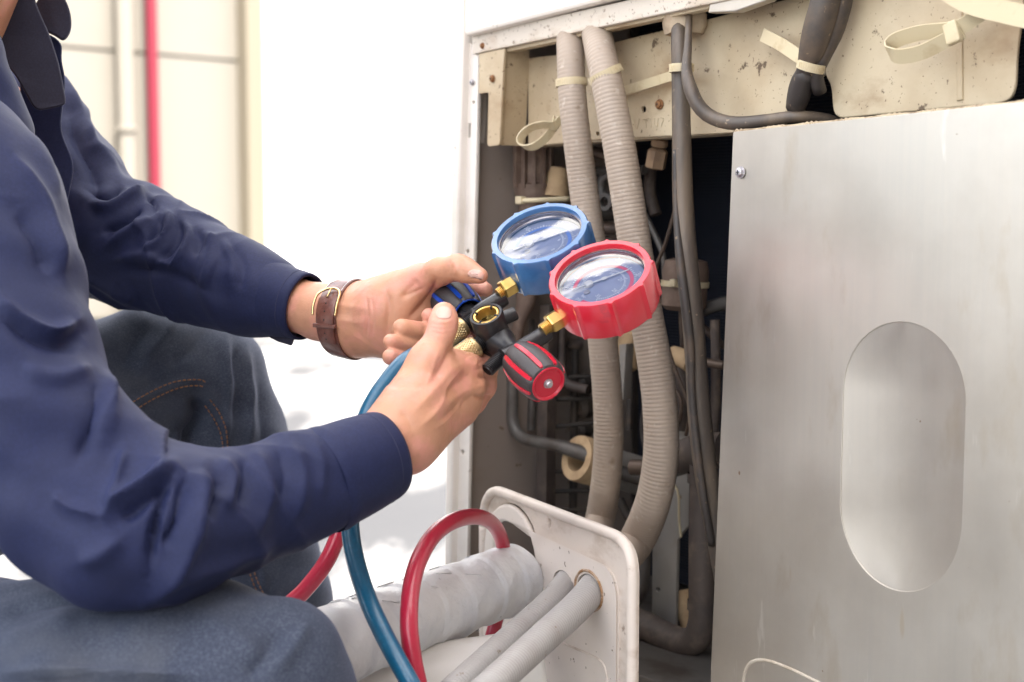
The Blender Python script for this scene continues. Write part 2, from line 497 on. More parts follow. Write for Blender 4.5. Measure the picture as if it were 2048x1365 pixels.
M['plate'] = mat('white_moulded_plate', (0.74, 0.67, 0.61), 0.42, layers=[((0.62, 0.54, 0.47), 8, 0.48, 0.7, 5, 0.6), ((0.34, 0.22, 0.13), (50, 50, 30), 0.70, 0.76, 5, 0.6), (DIRT, 160, 0.7, 0.73, 2, 0.8)], bump=[(150, 0.05, 0.001, 2)])
M['plate_rim'] = mat('white_moulded_rim', (0.70, 0.62, 0.55), 0.45, layers=[((0.48, 0.38, 0.30), (30, 30, 60), 0.52, 0.68, 6, 0.6), ((0.22, 0.14, 0.09), 60, 0.66, 0.72, 5, 0.7)], bump=[(150, 0.08, 0.001, 2)])
M['wrap'] = mat('white_vinyl_wrap', (0.66, 0.66, 0.66), 0.4, layers=[((0.54, 0.55, 0.58), 18, 0.45, 0.65, 4, 0.7), ((0.20, 0.19, 0.20), (130, 130, 130), 0.70, 0.73, 5, 0.8)], bump=[(55, 0.8, 0.003, 4), ((30, 14, 14), 0.8, 0.006, 2)])
M['pipe_white'] = mat('white_smooth_pipe', (0.70, 0.68, 0.64), 0.35, layers=[((0.55, 0.50, 0.44), 20, 0.55, 0.7, 4, 0.6)], bump=[(30, 0.1, 0.002, 3)])
M['hole_rust'] = mat('rust_stain', (0.30, 0.16, 0.07), 0.7, layers=[((0.55, 0.45, 0.36), 120, 0.45, 0.6, 4, 0.7)])
M['blue_hose'] = mat('blue_hose', (0.006, 0.085, 0.165), 0.32, coat=0.2, layers=[((0.01, 0.12, 0.22), 300, 0.5, 0.7, 2, 0.5)], bump=[(500, 0.08, 0.0006, 2)])
M['red_hose'] = mat('red_hose', (0.42, 0.014, 0.042), 0.3, coat=0.25, layers=[((0.42, 0.03, 0.06), 300, 0.5, 0.7, 2, 0.5)], bump=[(500, 0.08, 0.0006, 2)])
M['black_metal'] = mat('black_anodised', (0.022, 0.021, 0.023), 0.34, 0.2, layers=[((0.045, 0.043, 0.045), 200, 0.55, 0.7, 4, 0.6)], bump=[(800, 0.04, 0.0004, 2)])
M['black_rubber'] = mat('dark_grip_rubber', (0.04, 0.035, 0.037), 0.5, layers=[((0.06, 0.055, 0.055), 150, 0.5, 0.7, 4, 0.6)])
M['brass'] = mat('brass', (0.70, 0.48, 0.16), 0.28, 0.95, layers=[((0.50, 0.32, 0.09), 90, 0.5, 0.7, 4, 0.6)])
M['brass_dull'] = mat('knurled_brass', (0.60, 0.45, 0.24), 0.36, 0.85)
M['blue_boot'] = mat('blue_rubber_boot', (0.03, 0.12, 0.30), 0.34, spec=0.9, coat=0.7, layers=[((0.07, 0.22, 0.48), 40, 0.5, 0.7, 4, 0.6), ((0.03, 0.11, 0.3), 70, 0.62, 0.7, 4, 0.6)], bump=[(200, 0.05, 0.0006, 3)])
M['red_boot'] = mat('red_rubber_boot', (0.60, 0.012, 0.03), 0.32, spec=0.7, coat=0.45, layers=[((0.62, 0.05, 0.09), 40, 0.5, 0.7, 4, 0.6), ((0.42, 0.015, 0.035), 70, 0.62, 0.7, 4, 0.6)], bump=[(200, 0.05, 0.0006, 3)])
M['red_plastic'] = mat('red_knob_plastic', (0.52, 0.008, 0.03), 0.3, coat=0.2)
M['blue_plastic'] = mat('blue_knob_plastic', (0.006, 0.055, 0.36), 0.3, coat=0.2)
M['chrome'] = mat('steel_ring', (0.42, 0.36, 0.33), 0.25, 0.9)
M['dial'] = mat('dial_face', (0.31, 0.335, 0.48), 0.45, layers=[((0.38, 0.405, 0.54), 60, 0.5, 0.7, 3, 0.7)])
M['print_white'] = mat('dial_print_white', (0.9, 0.9, 0.92), 0.5)
M['print_red'] = mat('dial_print_red', (0.85, 0.07, 0.14), 0.5)
M['print_blue'] = mat('dial_print_blue', (0.12, 0.25, 0.70), 0.5)
M['needle'] = mat('needle_white', (0.82, 0.80, 0.76), 0.35)
M['leather'] = mat('brown_leather', (0.15, 0.055, 0.04), 0.32, coat=0.25, layers=[((0.09, 0.03, 0.022), 120, 0.45, 0.65, 3, 0.8)], bump=[(260, 0.5, 0.0012, 3)])
M['gold'] = mat('gold_buckle', (0.75, 0.56, 0.28), 0.2, 1.0)
M['skin'] = mat('skin', (0.54, 0.265, 0.16), 0.4, layers=[((0.64, 0.28, 0.21), 40, 0.46, 0.64, 4, 0.85), ((0.44, 0.205, 0.125), 110, 0.52, 0.72, 5, 0.5)], sss=0.08, bump=[(1000, 0.25, 0.0004, 2), (220, 0.45, 0.0009, 6)], rough_var=(120, 0.34, 0.55))
M['nail'] = mat('fingernail', (0.64, 0.36, 0.29), 0.25, sss=0.2, coat=0.2)
M['shirt'] = mat('navy_cotton', (0.0078, 0.0120, 0.048), 0.7, sheen=0.03, spec=0.3, layers=[((0.012, 0.0175, 0.066), 600, 0.4, 0.65, 2, 0.7), ((0.0075, 0.0105, 0.040), 30, 0.45, 0.7, 4, 0.5)], bump=[(1100, 0.16, 0.0005, 2), (28, 0.25, 0.004, 3)])
M['shirt_dark'] = mat('dark_navy_collar', (0.018, 0.017, 0.035), 0.8, sheen=0.15, layers=[((0.025, 0.025, 0.05), 700, 0.4, 0.65, 2, 0.7)], bump=[(1000, 0.15, 0.0005, 2)])
M['denim'] = mat('dark_denim', (0.023, 0.031, 0.056), 0.85, sheen=0.12, layers=[((0.070, 0.083, 0.115), (700, 700, 1500), 0.48, 0.66, 2, 0.8), ((0.022, 0.03, 0.055), 14, 0.48, 0.66, 4, 0.7), ((0.07, 0.075, 0.09), 9, 0.55, 0.7, 4, 0.5)], bump=[((700, 700, 1500), 0.5, 0.0006, 2), (25, 0.2, 0.004, 3)])
M['grey_cloth'] = mat('grey_undershirt', (0.10, 0.095, 0.10), 0.9)
M['thread'] = mat('orange_thread', (0.26, 0.11, 0.035), 0.8)
M['thread_navy'] = mat('navy_thread', (0.02, 0.022, 0.06), 0.8)
M['hair'] = mat('black_hair', (0.02, 0.016, 0.014), 0.5)
M['shoe'] = mat('dark_shoe', (0.03, 0.028, 0.03), 0.5)
M['wall'] = mat('cream_wall_panel', (0.235, 0.215, 0.182), 0.6, layers=[((0.22, 0.195, 0.158), 1.2, 0.5, 0.75, 4, 0.5)])
M['wall_joint'] = mat('wall_joint', (0.215, 0.193, 0.16), 0.8)
M['wall_white'] = mat('white_wall', (0.80, 0.79, 0.76), 0.6, layers=[((0.74, 0.72, 0.66), 1.5, 0.5, 0.75, 4, 0.5)])
M['pilaster'] = mat('yellow_cream_post', (0.22, 0.19, 0.138), 0.6)
M['red_pipe'] = mat('red_painted_pipe', (0.20, 0.009, 0.026), 0.5)
M['cream_pipe'] = mat('cream_painted_pipe', (0.26, 0.235, 0.195), 0.4)
M['shade_wall'] = mat('blocker_wall', (0.26, 0.22, 0.19), 0.7, layers=[((0.2, 0.165, 0.14), 1.0, 0.5, 0.7, 5, 0.6)])
M['concrete'] = mat('pale_concrete', (0.36, 0.35, 0.335), 0.7, layers=[((0.28, 0.27, 0.26), 1.6, 0.48, 0.62, 5, 0.8), ((0.05, 0.05, 0.055), (1.9, 0.75, 1), 0.44, 0.54, 6, 0.95)], bump=[(60, 0.3, 0.002, 4)])  # darkest noise patches are painted in for dappled tree shade on the ground

def glass_mat():
    m = bpy.data.materials.new('gauge_lens'); m.use_nodes = True
    t = m.node_tree; t.nodes.clear(); lk = t.links.new
    o = t.nodes.new('ShaderNodeOutputMaterial'); mxs = t.nodes.new('ShaderNodeMixShader')
    tr = t.nodes.new('ShaderNodeBsdfTransparent'); tr.inputs[0].default_value = (0.93, 0.95, 0.97, 1)
    gl = t.nodes.new('ShaderNodeBsdfGlossy'); gl.inputs['Roughness'].default_value = 0.02
    lw = t.nodes.new('ShaderNodeFresnel'); lw.inputs['IOR'].default_value = 2.0
    lk(lw.outputs[0], mxs.inputs[0]); lk(tr.outputs[0], mxs.inputs[1]); lk(gl.outputs[0], mxs.inputs[2])
    lk(mxs.outputs[0], o.inputs['Surface'])
    return m
M['lens'] = glass_mat()

# ------------------------------------------------------------------ the setting
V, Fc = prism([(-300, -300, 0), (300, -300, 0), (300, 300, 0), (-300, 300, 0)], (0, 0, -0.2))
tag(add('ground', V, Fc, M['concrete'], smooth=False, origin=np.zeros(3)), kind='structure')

# cream panelled wall far behind on the left
W0 = np.array([-2.26, 9.0, 0]); WU = nrm([0.74, 0.67, 0]); WN = nrm([0.67, -0.74, 0])
def WP(t, h, o=0.0): return W0 + WU * t + WN * o + ZF * h
wall = thing('wall', 'cream panelled wall in full sun behind the kneeling worker', 'wall', W0)
v, f = box(WP(-3.85, 2.0, -0.12), WU, WN, ZF, 9.0, 0.2, 4.0)
add('wall_core', v, f, M['wall_joint'], wall, smooth=False)
t0 = -8.3; pan_data = None
for i in range(2):
    for j, (h0, h1) in enumerate(((0.02, 1.64), (1.66, 3.28), (3.30, 3.98))):
        wd = 4.39
        v, f = box(WP(t0 + i * 4.40 + 2.2 + 0.15, (h0 + h1) / 2, 0.0), WU, WN, ZF, wd, 0.03 + 0.004 * rng.uniform(), h1 - h0)
        add('panel', v, f, M['wall'], wall, smooth=False)
v, f = box(WP(0.68, 2.0, 0.02), WU, WN, ZF, 0.13, 0.24, 4.0)
bevel(add('end_post', v, f, M['pilaster'], wall, smooth=False), 0.01)
# white wall beyond
ww = thing('wall', 'plain white sunlit wall beyond the end of the cream wall', 'wall', np.array([1.0, 13.0, 0]))
v, f = box(np.array([3.0, 13.1, 2.2]), R_, np.array([0, 1.0, 0]), ZF, 16, 0.2, 4.4)
add('wall_core', v, f, M['wall_joint'], ww, smooth=False)
for i in range(8):
    for h0, h1 in ((0.03, 2.18), (2.20, 4.38)):
        v, f = box(np.array([-4.0 + i * 2.0, 13.0, (h0 + h1) / 2]), R_, np.array([0, 1.0, 0]), ZF, 1.985, 0.03, h1 - h0)
        add('panel', v, f, M['wall_white'], ww, smooth=False)
# pipes on the wall
def wall_pipe(px, r, name, m, label, offn):
    dd = P(px, 430, 1.0) - CAM
    O = W0 + WN * offn
    b = CAM + dd * (((O - CAM) @ WN) / (dd @ WN)); b[2] = 0
    e = thing(name, label, 'pipe', b)
    pth = np.array([b + ZF * h for h in np.linspace(0.0, 4.0, 30)])
    add('pipe_run', *tube(pth, r, 20), m, e)
    for h in ((0.5, 1.17, 2.6) if r > 0.04 else (0.4, 2.9)):
        v, f = lathe([(r + 0.012, -0.02), (r + 0.012, 0.02)], b + ZF * h, ZF, 20)
        add('clamp', v, f, M['wall_joint'], e)
wall_pipe(311, 0.036, 'red_pipe', M['red_pipe'], 'red upright pipe running up the cream wall', 0.09)
wall_pipe(257, 0.05, 'cream_pipe', M['cream_pipe'], 'cream upright pipe on the wall left of the red pipe', 0.09)

# the building is unseen, added to shade the foreground (behind and right of the camera)
bl = thing('blocker', 'unseen added building behind the camera shading the yard', 'blocker', np.array([4.7, -4.0, 0]))
v, f = box(np.array([4.7, -4.0, 2.9]), R_, np.array([0, 1.0, 0]), ZF, 9.6, 5.0, 5.8)
add('blocker_body', v, f, M['shade_wall'], bl, smooth=False)
for xx in (2.2, 4.8, 7.4):  # windows only dress the added, unseen shade blocker
    for zz in (1.6, 4.2):
        v, f = box(np.array([xx, -1.49, zz]), R_, np.array([0, 1.0, 0]), ZF, 1.3, 0.06, 1.2)
        wf = add('blocker_window', v, f, M['oldwhite'], bl, smooth=False)
        v, f = box(np.array([xx, -1.47, zz]), R_, np.array([0, 1.0, 0]), ZF, 1.15, 0.05, 1.05)
        add('blocker_pane', v, f, M['black_metal'], wf, smooth=False)

# ------------------------------------------------------------------ air conditioner cabinet
BOT = 0.27
ac_o = F(1300, 1287, -0.12); ac_o[2] = BOT
ac = thing('air_conditioner', 'opened outdoor air conditioner with dented metal access panel', 'air conditioner', ac_o)
def part(name, vf, m, parent=None, smooth=True, sharp=35, bev=0.0, kind=None):
    o = add(name, vf[0], vf[1], m, parent or ac, smooth=smooth, sharp=sharp)
    if bev: bevel(o, bev)
    if kind: o['kind'] = kind
    return o
part('front_panel', sheetF([(928, 73), (928, -760), (2600, -1180), (2600, -352)], 0.012, 0.02, bev=0.003, round_=0.004), M['white_paint'])
part('flange', sheetF([(943, 70), (945, 109), (1485, -5.5), (2600, -241), (2600, -300)], 0.004, 0.012, bev=0.0012), M['flange'])
part('drip_lip', sheetF([(1009, 97), (1011, 105), (1490, 2), (2600, -236), (2600, -250)], -0.001, 0.010, bev=0.0008), M['beam'])
part('corner_post', sheetF([(912, -760), (928, -760), (928, 75), (918, 400), (908, 800), (899, 1287), (885, 1287), (892, 800), (900, 400), (909, 75)], 0.007, 0.03, bev=0.003), M['white_paint'])
slots = [[(936, 247), (941, 247), (940, 276), (935, 276)], circ_px(935, 503, 3, 4, 12), circ_px(925, 905, 3, 5, 12), circ_px(947, 205, 2.5, 3.5, 12)]
part('post_flange', sheetF([(928, 72), (957, 106), (953, 300), (949, 450), (941, 800), (932, 1200), (929, 1287), (904, 1287), (912, 800), (919, 400)], 0.0, 0.004, holes=slots, bev=0.0008), M['white_paint'])
# left side: a real sheet going back from the post
def depth_sheet(name, px_top, px_bot, off0, off1, m, thick=-0.004, shift=0.0, **k):
    a = F(*px_top, off0) + UF * shift; b = F(*px_bot, off0) + UF * shift
    vf = prism([a, b, b + NF * (off1 - off0), a + NF * (off1 - off0)], UF * thick)
    return part(name, vf, m, smooth=False, **k)
side_top = (951, -760); side_bot = (931, 1287)
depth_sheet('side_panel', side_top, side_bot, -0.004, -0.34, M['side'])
# bits of dirt stuck on the side panel and screws
def screw_at(px, py, off, r_px, m, name='screw', parent=None, hexhead=True, slot=True, axis=None):
    c = F(px, py, off); r = rpx(r_px, c); ax = NF if axis is None else axis
    pr = [(r * 1.25, 0), (r * 1.3, r * 0.18), (r * 1.25, r * 0.3), (r * 0.9, r * 0.32), (r * 0.88, r * 0.85), (r * 0.7, r * 1.0), (r * 0.05, r * 1.04)]
    def hx(i, th): return np.where((i >= 3) & (i <= 4), 1, 0) * r * 0.12 * (np.abs(((th / (math.pi / 3)) % 1) - 0.5) * 2 - 0.5)
    s = part(name, lathe(pr, c - ax * r * 0.1, ax, 24, rmod=hx if hexhead else None), m, parent)
    if slot:
        a, x, y = basis(ax)
        v1 = box(c + ax * r * 0.94, x, y, a, r * 0.9, r * 0.16, r * 0.16); v2 = box(c + ax * r * 0.941, y, x, a, r * 0.9, r * 0.17, r * 0.16)
        part('slot', join(v1, v2), M['black_slot'], s, smooth=False)
    return s
screw_at(965, 92, 0.004, 5, M['rustscrew'], hexhead=False, slot=False)
screw_at(985, 158, 0.003, 6, M['rustscrew'], hexhead=False)
screw_at(944, 165, 0.001, 5, M['screw'], hexhead=False)
screw_at(1319, 209, -0.029, 8, M['rustscrew'], hexhead=True)
# control-box bracket: tab, return and beam face
part('bracket_tab', sheetF([(957.6, 108), (1009, 97), (1006.6, 130), (998.7, 291), (974, 294), (976.7, 185.5), (957, 188)], 0.0025, 0.003, bev=0.0006, round_=[.001, .001, .001, .004, .004, .002, .002]), M['beam'])
a = F(1007, 97, 0.0); b = F(998.4, 290.5, 0.0)
part('bracket_return', prism([a, b, b - NF * 0.03, a - NF * 0.03], -UF * 0.002), M['beam'], smooth=False)
holes = [circ_px(1287, 219, 4.5, 6.5), circ_px(1195, 268, 3, 4)]
part('crossbeam', sheetF([(1056, 117), (1110, 110), (1240, 82), (1450, 30), (1600, -8), (1660, -22), (1657, 60), (1650, 150), (1622, 168), (1600, 190), (1586, 225), (1560, 262), (1466, 266), (1180, 281), (1056, 294)], -0.03, 0.003, holes=holes, bev=0.0008), M['beam'])
a = F(1056, 293.5, -0.0331); b = F(1560, 261.5, -0.0331)
part('beam_lip', prism([a, b, b - NF * 0.022, a - NF * 0.022], ZF * 0.002), M['beam'], smooth=False)
part('cover_plate', sheetF([(1652, -200), (1650, 150), (1662, 172), (1667, 238), (2016, 206), (2031, 178), (2034, 100), (2046, 20), (2060, -300)], -0.021, 0.003, bev=0.001, round_=[0, .005, .006, .009, .012, .006, .01, .01, 0]), M['beam'])
part('crease_strip', sheetF([(1908, -150), (1922, -154), (1925, 200), (1912, 203)], -0.0195, 0.003, bev=0.0013), M['beam'])
# illegible stamped marks on the beam
mk = []
for (x0, y0, x1, y1) in ((1267, 240, 1272, 258), (1278, 238, 1274, 258), (1286, 239, 1297, 237), (1291, 238, 1292, 257), (1301, 238, 1302, 256), (1308, 237, 1308, 250), (1308, 250, 1314, 255), (1316, 237, 1314, 255), (1321, 236, 1327, 238), (1327, 238, 1322, 254)):
    p0 = F(x0, y0, -0.0297); p1 = F(x1, y1, -0.0297)
    mk.append(tube(np.array([p0, p1]), 0.00035, 6))
part('stamped_mark', join(*mk), M['beam'])
# condenser coil with its fins
ua = (F(1265, 500, -0.2) - PF) @ UF
cy0, cy1 = BOT + 0.02, 1.12
cO = PF + NF * -0.205; cO[2] = 0
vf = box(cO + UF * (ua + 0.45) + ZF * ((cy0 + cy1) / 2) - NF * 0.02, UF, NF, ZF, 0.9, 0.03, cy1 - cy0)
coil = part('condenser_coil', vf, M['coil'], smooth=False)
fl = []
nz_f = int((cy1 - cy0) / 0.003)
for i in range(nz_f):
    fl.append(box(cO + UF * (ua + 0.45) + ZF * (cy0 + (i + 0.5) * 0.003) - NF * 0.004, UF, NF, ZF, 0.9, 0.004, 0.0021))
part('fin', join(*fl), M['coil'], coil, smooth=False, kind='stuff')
a = F(1265, -300, -0.2); b = F(1265, 1287, -0.2)
part('coil_end_plate', prism([np.array([a[0], a[1], cy1]), np.array([b[0], b[1], cy0]), np.array([b[0], b[1], cy0]) - NF * 0.13, np.array([a[0], a[1], cy1]) - NF * 0.13], -UF * 0.003), M['dark'], smooth=False)
# lid, base, back and right side close the cabinet
ul = (F(940, 500, 0) - PF) @ UF
lid_o = PF.copy(); lid_o[2] = 0
wid = 0.95
part('lid', box(lid_o + UF * (ul + wid / 2) - NF * 0.165 + ZF * 1.14, UF, NF, ZF, wid, 0.36, 0.03), M['white_paint'], smooth=False, bev=0.006)
part('base_pan', box(lid_o + UF * (ul + wid / 2) - NF * 0.165 + ZF * (BOT + 0.006), UF, NF, ZF, wid, 0.34, 0.012), M['steelpipe'], smooth=False, bev=0.002)
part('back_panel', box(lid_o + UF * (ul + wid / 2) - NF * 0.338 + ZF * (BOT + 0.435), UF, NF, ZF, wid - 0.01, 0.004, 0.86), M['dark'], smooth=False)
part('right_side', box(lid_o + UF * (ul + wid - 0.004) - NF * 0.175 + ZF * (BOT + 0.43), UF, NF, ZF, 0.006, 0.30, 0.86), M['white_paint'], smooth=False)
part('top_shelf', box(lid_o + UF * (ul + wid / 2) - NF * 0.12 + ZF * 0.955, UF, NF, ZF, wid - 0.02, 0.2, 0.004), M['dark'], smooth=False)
for q in (0.06, wid - 0.08):
    part('foot', box(lid_o + UF * (ul + q + 0.02) - NF * 0.17 + ZF * (BOT / 2 - 0.001), UF, NF, ZF, 0.05, 0.28, BOT - 0.004), M['oldwhite'], smooth=False, bev=0.004)
# metal access panel with its pressed finger recess
pO = PF + NF * 0.008
cap = []
for q in np.linspace(0, math.pi, 20): cap.append((1811 + 121 * math.cos(q), 757 - 112 * math.sin(q)))
for q in np.linspace(math.pi, 2 * math.pi, 20): cap.append((1802 + 121 * math.cos(q), 1052 - 128 * math.sin(q)))
cap2 = np.array(to2(cap, pO, UF, ZF, NF))
cR = (cap2[:, 0].max() - cap2[:, 0].min()) / 2; cx = (cap2[:, 0].max() + cap2[:, 0].min()) / 2
top, botm = cap2[:, 1].max(), cap2[:, 1].min()
cap2 = [(cx + cR * math.cos(q), top - cR * 1.05 + 1.05 * cR * math.sin(q)) for q in np.linspace(0, math.pi, 28)] + \
       [(cx + cR * math.cos(q) - 0.0005, botm + cR * 1.15 + 1.15 * cR * math.sin(q)) for q in np.linspace(math.pi, 2 * math.pi, 28)]
po2 = to2([(1467.5, 264), (2300, 178), (2300, 1290), (1424, 1290)], pO, UF, ZF, NF)
po2 = [po2[0], po2[1], (po2[1][0], BOT + 0.01), (po2[3][0] - 0.004, BOT + 0.01)]
po2 = [po2[0], po2[1], po2[2], (to2([(1419, 1400)], pO, UF, ZF, NF)[0][0] - 0.003, BOT + 0.01)] if False else po2
# keep the slanted left edge of the panel
e0 = np.array(to2([(1467.5, 264)], pO, UF, ZF, NF)[0]); e1 = np.array(to2([(1421, 1365)], pO, UF, ZF, NF)[0])
edge_b = e1 + (e1 - e0) * ((e1[1] - (BOT + 0.005 - pO[2])) / (e0[1] - e1[1]))
po2 = [tuple(e0), po2[1], (po2[1][0], edge_b[1]), tuple(edge_b)]
acc = part('access_panel', sheet(po2, [cap2], pO, UF, ZF, NF, 0.0016, 0.0004), M['galv'])
rings = []
c2 = np.array(cap2); mid_t = np.array([cx, top - cR * 1.05]); mid_b = np.array([cx, botm + cR * 1.15])
nr = 16; Vd = []; Fd = []
for i in range(nr + 1):
    s = i / nr
    for k, q in enumerate(c2):
        spine = np.array([cx, np.clip(q[1], mid_b[1], mid_t[1])])
        p2 = q + (spine - q) * s
        dep = -0.0008 - 0.0052 * math.sin(math.pi / 2 * min(1, s * 1.0)) ** 0.9
        Vd.append(pO + UF * p2[0] + ZF * p2[1] + NF * dep)
n_ = len(c2)
for i in range(nr):
    for k in range(n_):
        Fd.append((i * n_ + k, i * n_ + (k + 1) % n_, (i + 1) * n_ + (k + 1) % n_, (i + 1) * n_ + k))
part('finger_recess', (np.array(Vd), Fd), M['galv'], acc, sharp=None)
pa = F(1466.5, 266, 0.0063); pb = F(1422, 1340, 0.0063)
part('folded_edge', prism([pa, pb, pb - NF * 0.014, pa - NF * 0.014], UF * 0.0014), M['galv'], acc, smooth=False)
pa = F(1470, 264, 0.006); pb = F(2300, 178.5, 0.006)
part('dusty_top_edge', tube(np.array([pa + (pb - pa) * t for t in np.linspace(0, 1, 160)]), 0.0022, 8, rmod=lambda i, th: 0.45 + 0.55 * np.sin(i * 1.7) ** 2 * (0.5 + 0.5 * np.sin(i * 0.37 + 1)) * np.ones_like(th)), M['dusty_edge'], acc)
s_ = screw_at(1481, 345, 0.009, 9.5, M['screw'], parent=acc)
gl_ = [(1486, 1385), (1490, 1345), (1505, 1324), (1535, 1322), (1580, 1338), (1630, 1362), (1680, 1388)]
part('glue_line', tube(np.array([F(x, y, 0.0079) for x, y in [tuple(q) for q in spline(gl_, 8)]]), 0.0013, 8), M['glue'], acc)

# ---- pipes and fittings inside the cabinet
def ipipe(name, pts, m, **k): return part(name, pipe(pts, **k), m)
ipipe('bent_pipe', [(1026, 700, -0.055, 12), (1025, 800, -0.055, 12), (1027, 850, -0.055, 12), (1045, 876, -0.055, 12), (1080, 885, -0.058, 12), (1120, 893, -0.062, 13), (1158, 905, -0.068, 15), (1215, 922, -0.08, 15)], M['steelpipe'])
def ring(name, c, ax, r0, r1, ln, m, parent=None):
    return part(name, lathe([(r0, 0), (r1 * 0.97, 0), (r1, 0.003), (r1, ln - 0.002), (r1 * 0.9, ln), (r0, ln)], c, ax, 32, closed=True), m, parent)
fc = F(1153, 916, -0.066)
axp = nrm(R_ * 0.78 - U_ * 0.26 + D_ * 0.57)
fo = ring('foam_collar', fc, axp, rpx(28, fc), rpx(47, fc), 0.03, M['foam'])
part('foam_sleeve', lathe([(rpx(37, fc), 0.03), (rpx(40, fc), 0.05), (rpx(40, fc), 0.12)], fc, axp, 28), M['oldwhite'])
vp = part('square_tube', pipe([(1098, 610, -0.085, 19), (1094, 800, -0.085, 19), (1090, 1130, -0.085, 19)], seg=4), M['rust'], smooth=False)
for y0, y1 in ((757, 752), (800, 796), (855, 845), (895, 890), (943, 942), (983, 981), (1020, 1020)):
    ipipe('rack_wire', [(1100, y0, -0.09, 4.5), (1200, y1, -0.13, 4.5)], M['dark'])
ipipe('rack_wire', [(1150, 700, -0.12, 8), (1146, 1040, -0.12, 8)], M['dark'])
part('side_strip', sheetF([(1238, 690), (1252, 688), (1246, 800), (1240, 800)], -0.09, 0.01), M['oldwhite'])
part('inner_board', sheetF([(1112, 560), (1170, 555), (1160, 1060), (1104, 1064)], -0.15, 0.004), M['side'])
for yy, rr in ((770, 18), (812, 24), (860, 15)):
    c = F(1182, yy, -0.14); part('valve_cap', lathe([(rpx(rr, c) * 0.5, 0), (rpx(rr, c), 0.004), (rpx(rr, c), 0.014), (rpx(rr * 0.6, c), 0.018)], c, NF, 20), M['dark'])
# caged strainer behind the left conduit
cg = F(1067, 370, -0.065)
cage = part('strainer_cage', lathe([(rpx(34, cg), -0.012), (rpx(38, cg), -0.008), (rpx(38, cg), 0.004), (rpx(31, cg), 0.006), (rpx(30, cg), 0.05), (rpx(8, cg), 0.051)], cg + ZF * -0.004, ZF, 28), M['cagemat'])
for k in range(12):
    q = 2 * math.pi * k / 12
    rr = rpx(34, cg); bx = cg + np.array([math.cos(q), math.sin(q), 0]) * rr + ZF * 0.022
    part('rib', box(bx, np.array([math.cos(q), math.sin(q), 0]), np.array([-math.sin(q), math.cos(q), 0]), ZF, 0.007, 0.003, 0.05), M['cagemat'], cage, smooth=False)
ipipe('wrapped_stem', [(1067, 392, -0.065, 29), (1064, 440, -0.065, 28), (1058, 520, -0.065, 26), (1052, 600, -0.06, 20), (1040, 640, -0.055, 13), (1030, 700, -0.055, 12)], M['cagemat'])
part('paper_sleeve', pipe([(1118, 338, -0.08, 22), (1110, 395, -0.075, 26)], seg=16), M['foam'])
for pts, m in (([(1170, 300, -0.1, 11), (1210, 312, -0.11, 11), (1260, 345, -0.13, 11)], 'copper'), ([(1165, 345, -0.12, 10), (1290, 340, -0.12, 10)], 'steelpipe'),
               ([(1170, 455, -0.1, 12), (1300, 462, -0.12, 12)], 'copper'), ([(1180, 480, -0.11, 14), (1290, 500, -0.12, 14)], 'rust'),
               ([(1216, 400, -0.11, 9), (1202, 380, -0.11, 9), (1210, 352, -0.11, 9), (1240, 360, -0.12, 9)], 'steelpipe'), ([(1170, 430, -0.13, 16), (1240, 425, -0.13, 16)], 'dark')):
    ipipe('copper_pipe', pts, M[m])
rg = F(1216, 404, -0.1); part('pipe_ring', lathe([(rpx(10, rg), 0), (rpx(17, rg), 0), (rpx(18, rg), 0.006), (rpx(10, rg), 0.006)], rg, nrm(NF + 0.2 * UF), 24, closed=True), M['steelpipe'])
# brown solenoid valve with a tie round it
vc = F(1370, 566, -0.11); xw = rpx(46, vc)
vb = part('solenoid_valve', lathe([(xw * 0.75, -0.024), (xw * 0.98, -0.020), (xw, -0.002), (xw * 1.02, 0.010), (xw * 0.92, 0.019), (xw * 0.5, 0.021)], vc, nrm([0.05, 0, 1]), 28), M['cagemat'])
part('tie_band', lathe([(xw * 1.01, -0.0035), (xw * 1.06, -0.0035), (xw * 1.06, 0.0015), (xw * 1.01, 0.0015)], vc, nrm([0.05, 0, 1]), 28, closed=True), M['tie'], vb)
part('tie_head', box(F(1347, 566, -0.088), UF, NF, ZF, 0.006, 0.004, 0.006), M['tie'], vb, smooth=False, bev=0.0008)
ipipe('valve_stem', [(1368, 605, -0.11, 11), (1368, 640, -0.11, 11), (1367, 690, -0.11, 7), (1367, 720, -0.11, 7)], M['copper'])
ipipe('tan_tee', [(1345, 705, -0.10, 14), (1362, 715, -0.10, 19), (1382, 728, -0.10, 19)], M['foam'])
ipipe('tee_pipe', [(1390, 722, -0.1, 9), (1450, 732, -0.1, 9)], M['copper'])
ipipe('tee_tail', [(1366, 735, -0.105, 17), (1366, 800, -0.105, 17), (1362, 860, -0.105, 16)], M['rust'])
ipipe('black_pipe', [(1398, 622, -0.13, 14), (1450, 607, -0.13, 14), (1500, 600, -0.13, 14)], M['steelpipe'])
ipipe('thin_pipe', [(1405, 655, -0.13, 8), (1425, 672, -0.13, 8), (1445, 690, -0.13, 8), (1490, 700, -0.13, 8)], M['copper'])
ipipe('capillary_tube', [(1352, 410, -0.06, 4), (1345, 440, -0.06, 4), (1330, 490, -0.06, 4), (1317, 522, -0.06, 4), (1311, 545, -0.06, 4), (1316, 610, -0.06, 4), (1332, 680, -0.06, 4), (1352, 745, -0.06, 4), (1375, 800, -0.06, 4), (1380, 830, -0.06, 4), (1372, 870, -0.07, 4)], M['copper'], seg=10)
ipipe('capillary_tube', [(1290, 430, -0.1, 6), (1310, 470, -0.1, 6), (1326, 510, -0.1, 6), (1330, 560, -0.1, 6)], M['steelpipe'], seg=10)
